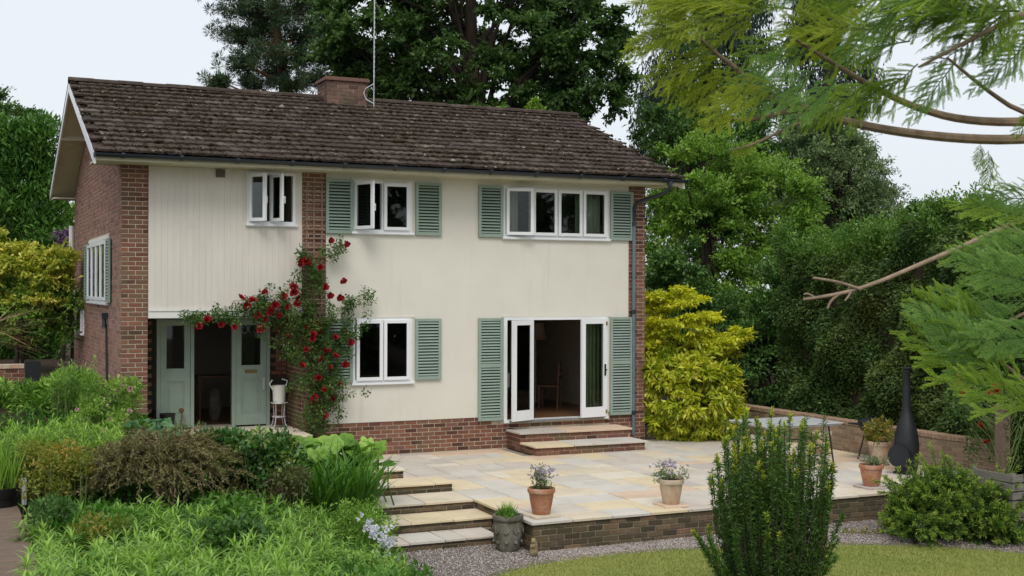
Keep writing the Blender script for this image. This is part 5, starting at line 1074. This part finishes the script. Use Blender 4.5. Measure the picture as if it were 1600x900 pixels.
mbs.build('stems', M['twig'], bm_); P = np.vstack(PP); n_ = len(P); leaves('foliage', M['brownish'], bm_, P, np.vstack(DD), rdir(n_), rng.uniform(.03, .05, n_), rng.uniform(.011, .019, n_), np.concatenate(TT), fold=0)
mound('glossy_shrub', 'dark glossy shrub with yellow edged leaves below the porch', 15.2, .1, [(395, 712, 62, 28, 80), (340, 698, 36, 14, 30), (435, 735, 34, 26, 34), (400, 760, 50, 20, 30)], .13, 70, .085, .045, 'glossy', 'shrub', up=.2)
mound('bronze_shrub', 'small bronze red leaved shrub between mound and strap leaves', 14.8, 0, [(415, 775, 50, 24, 40), (450, 755, 24, 22, 14), (390, 800, 40, 14, 14)], .12, 55, .05, .025, 'redleaf', 'shrub')
N_ = 60000; gx2 = rng.uniform(-3.4, 3.0, N_); gy2 = rng.uniform(-11.8, -.7, N_); xr = np.interp(gy2, [-11.8, -8, -6.6, -5, -3.6, -2.5, -1], [1.9, 2.2, 2.2, 2.4, 2.7, 2.4, 1.8]); ok = (gx2 < xr) & ~((gx2 < -1.6) & (gy2 < -5.0)); gx2, gy2 = gx2[ok], gy2[ok]; N_ = len(gx2)
hump = .16+.1*np.sin(gx2*2.7+gy2*1.9)+.1*np.sin(gy2*3.3-gx2*1.4); P = np.stack([gx2, gy2, ground_h(gx2, gy2)+np.maximum(.03, hump)*rng.uniform(.2, 1.1, N_)], -1); Dd = unit(rng.normal(0, .8, (N_, 3))+np.array([0, 0, .5])); Nn = unit(rng.normal(0, .5, (N_, 3))+np.array([0, 0, 1.]))
o = leaves('ground_cover', M['strap'], None, P, Dd, Nn, rng.uniform(.06, .13, N_), rng.uniform(.02, .045, N_), rng.normal(.4, .2, N_)+.25*np.sin(gx2*3.1)*np.sin(gy2*2.6)); tag(o, 'low green leaves covering the soil between the bed plants', 'ground cover', kind='stuff')
# big soft leaves
def big_leaves(name, label, D, zb, spots, r_, mat, cat='plant', tilt=.5):
    t = thing(name, label, cat, tuple(at(spots[0][0], 720, D)*np.array([1, 1, 0])+np.array([0, 0, zb]))); k_ = 18
    for u, v, s_ in spots:
        p = at(u, v, D+rng.normal(0, .25)); n0 = unit(np.array([rng.normal(0, tilt), -.35+rng.normal(0, tilt), 1])); ax = unit(np.cross(n0, rdir(1)[0])); ay = np.cross(n0, ax); V = [p-n0*r_*s_*.22]; rr_ = r_*s_
        for j in range(k_):
            a = 2*PI*j/k_; q = rr_*(1+.16*math.cos(5*a)+rng.normal(0, .05))*(1 if abs(a-PI) > .25 else .45); V.append(p+(ax*math.cos(a)+ay*math.sin(a))*q*.55+n0*rr_*.04*math.cos(6*a))
        for j in range(k_):
            a = 2*PI*j/k_; q = rr_*(1+.16*math.cos(5*a)+rng.normal(0, .05))*(1 if abs(a-PI) > .25 else .5); V.append(p+(ax*math.cos(a)+ay*math.sin(a))*q-n0*rr_*(.12+.1*math.cos(3*a)))
        mb = MB(); tt = float(np.clip(rng.normal(.5, .25), 0, 1)); mb.add(V, [(0, 1+j, 1+(j+1) % k_) for j in range(k_)]+[(1+j, 1+k_+j, 1+k_+(j+1) % k_, 1+(j+1) % k_) for j in range(k_)], tt); mb.tube([V[0], V[0]*.5+np.array([p[0], p[1], zb])*.5, (p[0]+rng.normal(0, .1), p[1]+.1, zb)], [.008, .01, .012], 5, tt); lo = mb.build('leaf', M[mat], t)
    return t
sp = [(rng.uniform(450, 590), rng.uniform(690, 735), rng.uniform(.6, 1.1)) for _ in range(120)]+[(606, 722, 1.1), (590, 700, 1), (575, 690, .9), (480, 692, 1.0), (455, 700, .9), (500, 688, .9), (540, 688, .9)]
big_leaves('rhubarb_clump', 'big bright green lobed leaves spilling beside the upper steps', 16.6, .0, sp, .14, 'fresh')
sp = [(rng.uniform(205, 272), rng.uniform(655, 695), rng.uniform(.6, 1.1)) for _ in range(22)]
big_leaves('blue_leaf_clump', 'blue green broad leaved plant by the porch corner', 17.0, .35, sp, .13, 'bluegreen')
mound('variegated_tuft', 'small pale spiky tuft before the front door', 17.2, .3, [(292, 680, 24, 12, 12), (250, 700, 26, 10, 10)], .12, 70, .06, .012, 'grey')
g = at(520, 790, 15.2); st_ = thing('strap_clump', 'arching dark green strap leaves beside the stone steps', 'plant', (g[0], g[1], -.2)); straps('leaves', M['strap'], st_, [at(u, 800, 15.4+rng.uniform(-.3, .5)) for u in np.linspace(480, 575, 9)], 230, .95, .036, .85, 1.3, .4, seg=6)
mound('small_leaf_shrub', 'fine leaved yellow green low shrub beside the lower steps', 13.9, -.2, [(520, 820, 60, 22, 60), (560, 800, 30, 18, 16), (480, 840, 40, 20, 26), (560, 850, 50, 20, 30)], .11, 60, .04, .016, 'fresh', 'shrub')
# white bellflowers
wf = mound('white_flowers', 'white flowers on stems beside the lowest steps', 13.7, -.3, [(595, 835, 22, 22, 16), (575, 815, 10, 10, 5)], .08, 30, .05, .02, 'fresh')
P = []
for u, v, k in ((602, 846, 18), (592, 830, 14), (578, 820, 8), (609, 858, 8), (565, 806, 3)):
    for _ in range(k): P.append(at(u+rng.normal(0, 8), v+rng.normal(0, 7), 13.0+rng.normal(0, .1)))
wm_ = [bloom_mesh('bloom', .038, 8) for _ in range(2)]
for me_ in wm_: me_.materials.append(M['petal_white'])
blooms(wf, P, (0, -1, .5), wm_, None)
# foreground stand of narrow leaved perennials, in three drifts
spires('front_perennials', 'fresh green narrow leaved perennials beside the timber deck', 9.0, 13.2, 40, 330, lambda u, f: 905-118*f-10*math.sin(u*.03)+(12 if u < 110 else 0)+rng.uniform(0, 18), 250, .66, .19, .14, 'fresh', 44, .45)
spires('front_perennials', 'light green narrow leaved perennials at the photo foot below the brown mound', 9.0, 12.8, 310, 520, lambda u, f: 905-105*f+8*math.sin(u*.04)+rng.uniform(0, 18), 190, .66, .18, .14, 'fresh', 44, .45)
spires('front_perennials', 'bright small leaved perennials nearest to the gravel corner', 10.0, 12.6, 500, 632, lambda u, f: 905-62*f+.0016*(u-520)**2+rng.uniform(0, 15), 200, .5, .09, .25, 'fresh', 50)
mound('fine_leaf_mound', 'small yellow green fine leaved mound poking through the front perennials near deck', 12.2, .1, [(150, 830, 40, 16, 26)], .1, 70, .045, .014, 'orangey')
mound('dark_leaf_patch', 'dark rounded leaf patch within the front perennials below the brown mound', 11.6, .1, [(360, 838, 46, 18, 30)], .11, 60, .06, .035, 'deep')
mound('lime_patch', 'fine lime green foliage patch at the photo foot', 10.6, .2, [(250, 885, 60, 14, 30)], .1, 80, .05, .012, 'lime')
mound('dark_fine_patch', 'dark fine leaved patch beside the deck board ends', 12.6, .1, [(85, 800, 28, 16, 18)], .1, 70, .06, .02, 'deep')
# ------------------------------------------------------------------ plants in the pots
def pot_flowers(key, n_l, L, mat, petal, n_f, spread, hgt, label, cat='plant'):
    t0, zt = pots[key]; x, y = t0.location.x, t0.location.y; t = thing('pot_plant', label, cat, (x, y, zt-.03), 'plants in the patio pots')
    C = [(x+rng.normal(0, spread*.5), y+rng.normal(0, spread*.5), zt+rng.uniform(.0, hgt)) for _ in range(16)]; mb = MB()
    for c_ in C: mb.tube([(x+rng.normal(0, .05), y+rng.normal(0, .05), zt-.04), c_], [.004, .002], 4, caps=False)
    mb.build('stems', M['stem'], t); P, Dd, Nn, ix = ball(C, np.full((16, 3), .06), n_l, .1); leaves('foliage', M[mat], t, P, Dd, Nn, rng.uniform(.7, 1.3, len(P))*L, rng.uniform(.7, 1.3, len(P))*L*.35, rng.uniform(0, 1, len(P)))
    if petal:
        pm = bloom_mesh('bloom', .032, 9); pm.materials.append(M[petal]); blooms(t, [(x+rng.normal(0, spread*.55), y+rng.normal(0, spread*.55), zt+hgt*rng.uniform(.5, 1.15)) for _ in range(n_f)], (0, -.6, 1), [pm], None)
    return t
pot_flowers(1, 22, .05, 'grey', 'petal_lilac', 40, .2, .22, 'pale lilac flowers growing in the corner terracotta pot')
pot_flowers(2, 22, .05, 'grey', 'petal_lilac', 46, .2, .2, 'lilac and white flowers growing in the whitened pot')
pot_flowers(3, 18, .045, 'grey', None, 0, .17, .08, 'sparse low plant in the pot near the juniper')
pot_flowers(4, 40, .08, 'orangey', None, 0, .24, .32, 'leafy reddish green bush in the pot by the chiminea')
g3, z3 = pots[3]; mb = MB()
for k in range(5): a = rng.normal(0, .18, 2); mb.tube([(g3.location.x-.05, g3.location.y, z3-.03), (g3.location.x-.1+a[0], g3.location.y+a[1], z3+rng.uniform(.2, .36))], [.006, .003], 5)
o = mb.build('dry_stalks', M['deadtwig']); tag(o, 'few dry upright stalks sticking out of the terracotta pot', 'stalks')
up_ = thing('urn_plant', 'soft green tuft growing from the stone urn', 'plant', (ux, uy, GZ+.45)); straps('blades', M['fresh'], up_, [(ux, uy, GZ+.42)], 130, .22, .012, .9, .5, .5, seg=3); P, Dd, Nn, ix = ball([(ux+rng.normal(0, .07), uy+rng.normal(0, .07), GZ+.47) for _ in range(9)], np.full((9, 3), .05), 60, .1, up=1); leaves('foliage', M['strap'], up_, P, Dd, Nn, np.full(len(P), .05), np.full(len(P), .01), rng.uniform(0, 1, len(P)))
g = at(10, 793, 14.1); dpz = .45; dp_ = thing('deck_pot', 'wide black plastic pot standing on the timber deck', 'pot', (g[0]-.08, g[1], dpz)); mb = MB(); gx_, gy_ = g[0]-.09, g[1]; mb.lathe([(.2, 0), (.215, .1), (.225, .1), (.235, .115), (.25, .22), (.24, .22), (.225, .16)], (gx_, gy_, dpz), 28); mb.build('pot_body', M['blackpot'], dp_, smooth=True)
mb = MB(); mb.lathe([(.225, 0), (.01, .02)], (gx_, gy_, dpz+.17), 18); mb.build('soil', M['soil'], dp_)
mb = MB(); mb.box(gx_+.25, gx_+.3, gy_-.06, gy_+.02, dpz, dpz+.3); o = mb.build('plant_tag', M['steel']); tag(o, 'thin grey upright slate beside the black deck pot', 'slate')
g2 = thing('deck_grass', 'grassy yellow green plant growing in the black deck pot', 'plant', (gx_, gy_, dpz+.2)); straps('blades', M['lime'], g2, [(gx_+rng.normal(0, .08), gy_+rng.normal(0, .08), dpz+.18) for _ in range(12)], 200, .55, .012, .45, .5, .5)
# red climber on the post
rp = thing('post_rose', 'orange red rose scrambling over the timber post', 'climber', (pc[0], pc[1], -.1)); CC = [at(rng.uniform(1488, 1640), rng.uniform(592, 660), 19.3+rng.normal(0, .3)) for _ in range(60)]+[at(rng.uniform(1515, 1610), rng.uniform(640, 725), 19.4+rng.normal(0, .25)) for _ in range(40)]
mb = MB()
for c_ in CC: q = np.array([pc[0]+rng.normal(0, .05), pc[1]-.09, rng.uniform(.2, 1.2)]); mb.tube([q, (q+c_)/2+rng.normal(0, .05, 3), c_], [.006, .005, .002], 4, caps=False)
mb.build('canes', M['stem'], rp); P, Dd, Nn, ix = ball(CC, np.full((len(CC), 3), .13), 40, .1); n_ = len(P); leaves('foliage', M['deep'], rp, P, Dd, Nn, rng.uniform(.04, .075, n_), rng.uniform(.025, .04, n_), rng.normal(.5, .2, n_))
orr = bloom_mesh('bloom', .07); orr.materials.append(M['petal_or']); blooms(rp, [at(u, v, 18.9) for u, v in [(1500, 588), (1506, 614), (1512, 611), (1500, 617), (1551, 607), (1558, 610), (1545, 614), (1531, 666), (1540, 687), (1497, 602), (1556, 603)]], (-.4, -1, .3), [orr], None, s=(.6, 1.1))

# ------------------------------------------------------------------ near conifer reaching in from beside the camera
def frond_mesh(name, ln, n_side, side, seed):
    r2 = np.random.default_rng(seed); PP, DD, NN, LL, TT = [], [], [], [], []; mb = MB()
    rach = lambda f: np.array([ln*f, .06*ln*math.sin(f*2.6), -.18*ln*f*f])
    def needles(pts, nl, tint):
        pts = np.array(pts); seg = np.linalg.norm(np.diff(pts, axis=0), axis=1); tot = seg.sum(); m_ = max(6, int(tot/.0058)); f_ = np.repeat(np.linspace(.02, .999, m_), 2); s0 = np.concatenate([[0], np.cumsum(seg)])/tot
        p = np.stack([np.interp(f_, s0, pts[:, i]) for i in range(3)], -1); ax = unit(np.stack([np.interp(np.minimum(1, f_+.05), s0, pts[:, i])-np.interp(np.maximum(0, f_-.05), s0, pts[:, i]) for i in range(3)], -1)); sgn = np.tile([1, -1], m_)[:, None]
        sd_ = unit(np.cross(ax, (0, 0, 1))); d = unit(ax*.95+sd_*sgn*.55+r2.normal(0, .1, p.shape)+np.array([0, 0, .12])); PP.append(p); DD.append(d); NN.append(np.tile((0, 0, 1.), (len(p), 1))+r2.normal(0, .2, p.shape)); LL.append(nl*(.35+.65*np.minimum(1, f_*4))*(1.05-.5*f_)*r2.uniform(.85, 1.15, len(p))); TT.append(np.clip(tint+.3*f_+r2.normal(0, .07, len(p)), 0, 1))
    mb.tube([rach(f) for f in np.linspace(0, 1, 8)], [.005*(1-.75*f) for f in np.linspace(0, 1, 8)], 5, .0)
    for k in range(n_side*2):
        f = .05+.93*k/(n_side*2); s_ = 1 if k % 2 else -1; p0 = rach(f); l2 = side*(1-.8*f**1.3)*r2.uniform(.6, 1.25)*(.5+.5*min(1, f*5)); an = r2.normal(.72, .14); pts = [p0]; q = p0.copy(); el = r2.normal(.05, .08)
        for i in range(5):
            q = q+np.array([math.cos(an)*math.cos(el), s_*math.sin(an)*math.cos(el), math.sin(el)])*l2/5; pts.append(q.copy()); an -= r2.normal(.06, .05); el -= r2.normal(.12, .05)
        tt = r2.normal(.35, .1); mb.tube(pts[:5], [.0022, .002, .0017, .0014, .001], 3, .05, caps=False); needles(pts, .024, tt)
        if l2 > .12:
            for j in range(4):
                g_ = r2.integers(1, 5); b0 = pts[g_]; a3 = an+r2.choice([-1, 1])*r2.uniform(.35, .7); l3 = l2*r2.uniform(.25, .5); needles([b0, b0+np.array([math.cos(a3), s_*math.sin(a3), -.15])*l3*.5, b0+np.array([math.cos(a3-.1), s_*math.sin(a3-.1), -.3])*l3], .018, tt)
    P, L_ = np.vstack(PP), np.concatenate(LL); V, F = leaf_geo(P, np.vstack(DD), np.vstack(NN), L_, np.full(len(P), .004), fold=.1, curve=.1); n0 = len(V)
    me = bpy.data.meshes.new(name); me.from_pydata([tuple(v) for v in V]+mb.v, [], [tuple(f) for f in F]+[tuple(i+n0 for i in f) for f in mb.f]); set_tint(me, list(np.concatenate(TT))+[0.]*len(mb.f)); return me
fr_t = {}
for key, mat in (('frond', 'frond'), ('frond_y', 'frond_y'), ('frond_b', 'frond_b')):
    fr_t[key] = []
    for s_ in range(3):
        me = frond_mesh('frond', .5, 13, .24, len(fr_t)*10+s_); me.materials.append(M[mat]); fr_t[key].append(me)
nc = thing('near_conifer', 'feathery bright green conifer boughs reaching in close to the camera', 'tree', tuple(at(2150, 1000, 6.0)))
tb0 = at(2100, 450, 6.4); mb = MB(); mb.tube([(tb0[0], tb0[1], -.4), (tb0[0], tb0[1], 3.0), (tb0[0]-.05, tb0[1], 6.5)], [.19, .16, .1], 12); mb.build('trunk', M['bark'], nc, smooth=True)
def limb(pix, r0, r1, mat='twig', name='bough'):
    mb = MB(); p = [at(u, v, D_) for u, v, D_ in pix]; p = [np.array(q) for q in p]
    for _ in range(2): p = [p[0]]+[q for s_, t_ in zip(p[:-1], p[1:]) for q in (.75*s_+.25*t_, .25*s_+.75*t_)]+[p[-1]]
    n_ = len(p); mb.tube(p, [r0+(r1-r0)*i/(n_-1) for i in range(n_)], 8); return mb.build(name, M[mat], nc, smooth=True)
limb([(2100, 120, 6.4), (1800, 200, 6.0), (1600, 219, 5.8), (1500, 217, 5.7), (1400, 206, 5.6), (1320, 190, 5.5), (1262, 170, 5.5), (1215, 158, 5.45), (1180, 140, 5.4), (1150, 105, 5.4), (1110, 78, 5.35), (1065, 25, 5.3)], .03, .006)
limb([(1270, 176, 5.5), (1240, 172, 5.5), (1200, 182, 5.45), (1160, 190, 5.4), (1120, 178, 5.35)], .014, .004)
limb([(1300, 184, 5.5), (1250, 190, 5.4), (1200, 215, 5.35), (1170, 228, 5.3), (1140, 235, 5.3)], .009, .003)
limb([(2100, 60, 6.4), (1700, 180, 5.9), (1600, 192, 5.8), (1500, 188, 5.75), (1430, 168, 5.7), (1370, 140, 5.6), (1320, 110, 5.5), (1240, 60, 5.4)], .03, .006)
limb([(2100, -40, 6.4), (1750, -20, 5.9), (1600, 20, 5.7), (1520, 60, 5.6), (1435, 105, 5.6)], .025, .005)
limb([(1180, 140, 5.4), (1225, 150, 5.45), (1260, 165, 5.5), (1220, 145, 5.4), (1190, 120, 5.4)], .006, .004)
limb([(2100, 260, 6.4), (1750, 210, 6.0), (1600, 180, 5.8), (1540, 140, 5.7), (1480, 90, 5.6)], .02, .005)
limb([(2100, 300, 6.4), (1750, 300, 5.9), (1610, 335, 5.5), (1520, 378, 5.3), (1440, 412, 5.2), (1380, 438, 5.15), (1330, 455, 5.1), (1290, 463, 5.1), (1255, 468, 5.1)], .013, .006, 'deadtwig', 'dead_bough')
limb([(1345, 452, 5.1), (1310, 440, 5.1), (1270, 434, 5.1)], .007, .005, 'deadtwig', 'dead_twig')
limb([(1310, 460, 5.1), (1298, 470, 5.1), (1293, 482, 5.1)], .007, .004, 'deadtwig', 'dead_twig')
limb([(1275, 466, 5.1), (1262, 458, 5.1), (1256, 460, 5.1)], .005, .003, 'deadtwig', 'dead_twig')
limb([(1330, 456, 5.1), (1325, 464, 5.1), (1320, 470, 5.1)], .005, .003, 'deadtwig', 'dead_twig')
limb([(2100, 700, 6.4), (1800, 690, 5.8), (1640, 625, 5.4), (1570, 570, 5.2), (1500, 520, 5.1)], .016, .004)
limb([(2100, 560, 6.4), (1800, 520, 5.8), (1640, 470, 5.4), (1560, 510, 5.2)], .016, .004)
limb([(2100, 420, 6.4), (1800, 400, 5.9), (1640, 380, 5.5), (1560, 350, 5.4)], .016, .004)
rt_ = np.array([_cy, -_sy, 0.]); up_v = np.array([0, 0, 1.]); fw_ = np.array([_sy, _cy, 0.])
def frond_at(u, v, D_, ang, ln, key, face=.5, toward=0.):
    """ang: picture direction the frond points to, degrees, 180 = left, 270 = down"""
    a = R(ang); d = unit(rt_*math.cos(a)+up_v*math.sin(a)-fw_*toward); n0 = unit(up_v*(1-face)-fw_*face+rng.normal(0, .22, 3)); y_ = unit(np.cross(n0, d)); z_ = np.cross(d, y_); p = at(u, v, D_); s_ = ln/.5
    m4 = Matrix.Identity(4)
    for i in range(3): m4[i][0], m4[i][1], m4[i][2], m4[i][3] = d[i]*s_, y_[i]*s_, z_[i]*s_, p[i]
    link_mesh('frond', fr_t[key][rng.integers(3)], None, nc, m4)
for k in range(64):
    u = rng.uniform(1095, 1690); f_ = (u-1095)/595; v = rng.uniform(-90, 20+62*math.sin(min(1, f_*1.3)*PI)); key = 'frond_y' if (u < 1230 and rng.random() < .7) or (u < 1400 and rng.random() < .3) else ('frond_b' if rng.random() < .45 else 'frond')
    frond_at(u, v, rng.uniform(5.0, 6.3), rng.normal(188, 20), rng.uniform(.3, .42)+.12*f_, key, rng.uniform(.35, .8), rng.normal(0, .25))
for u, v, an, ln, key in [(1060, 25, 205, .45, 'frond_y'), (1110, 70, 200, .5, 'frond_y'), (1120, 85, 215, .48, 'frond_y'), (1150, 110, 205, .45, 'frond_y'), (1080, 40, 188, .42, 'frond_y'), (1090, 10, 180, .42, 'frond_y'), (1165, 120, 222, .4, 'frond_y'), (1130, 178, 190, .25, 'frond_y'), (1200, 130, 200, .45, 'frond_y'), (1170, 225, 195, .18, 'frond_y'), (1110, 60, 178, .42, 'frond_b'), (1260, 110, 205, .5, 'frond_b'), (1300, 120, 215, .45, 'frond_b'), (1340, 130, 210, .45, 'frond'), (1250, 80, 195, .5, 'frond_b'), (1400, 120, 200, .5, 'frond'), (1420, 100, 215, .5, 'frond'), (1480, 95, 225, .45, 'frond_b'), (1290, 160, 225, .2, 'frond'), (1590, 70, 215, .45, 'frond_b'), (1620, 150, 235, .3, 'frond'), (1530, 235, 268, .22, 'frond'), (1518, 225, 262, .16, 'frond'), (1320, 185, 260, .12, 'frond')]:
    frond_at(u+14, v, rng.uniform(5.1, 5.6), an, ln*.72, key, .65, 0)
for u, v, an, ln, D_ in [(1560, 580, 138, .42, 4.9), (1600, 598, 152, .5, 4.9), (1545, 505, 160, .34, 5.0), (1600, 505, 165, .46, 5.0), (1620, 470, 172, .42, 5.2), (1640, 560, 158, .5, 5.1), (1630, 420, 165, .42, 5.3), (1625, 345, 160, .4, 5.4), (1640, 310, 172, .34, 5.4), (1640, 640, 155, .4, 4.8), (1650, 390, 178, .4, 5.1), (1650, 520, 180, .38, 4.8), (1660, 450, 160, .45, 4.9), (1610, 380, 190, .3, 5.2)]:
    frond_at(u, v, D_, an, ln, 'frond_b' if rng.random() < .45 else 'frond', .75, 0)
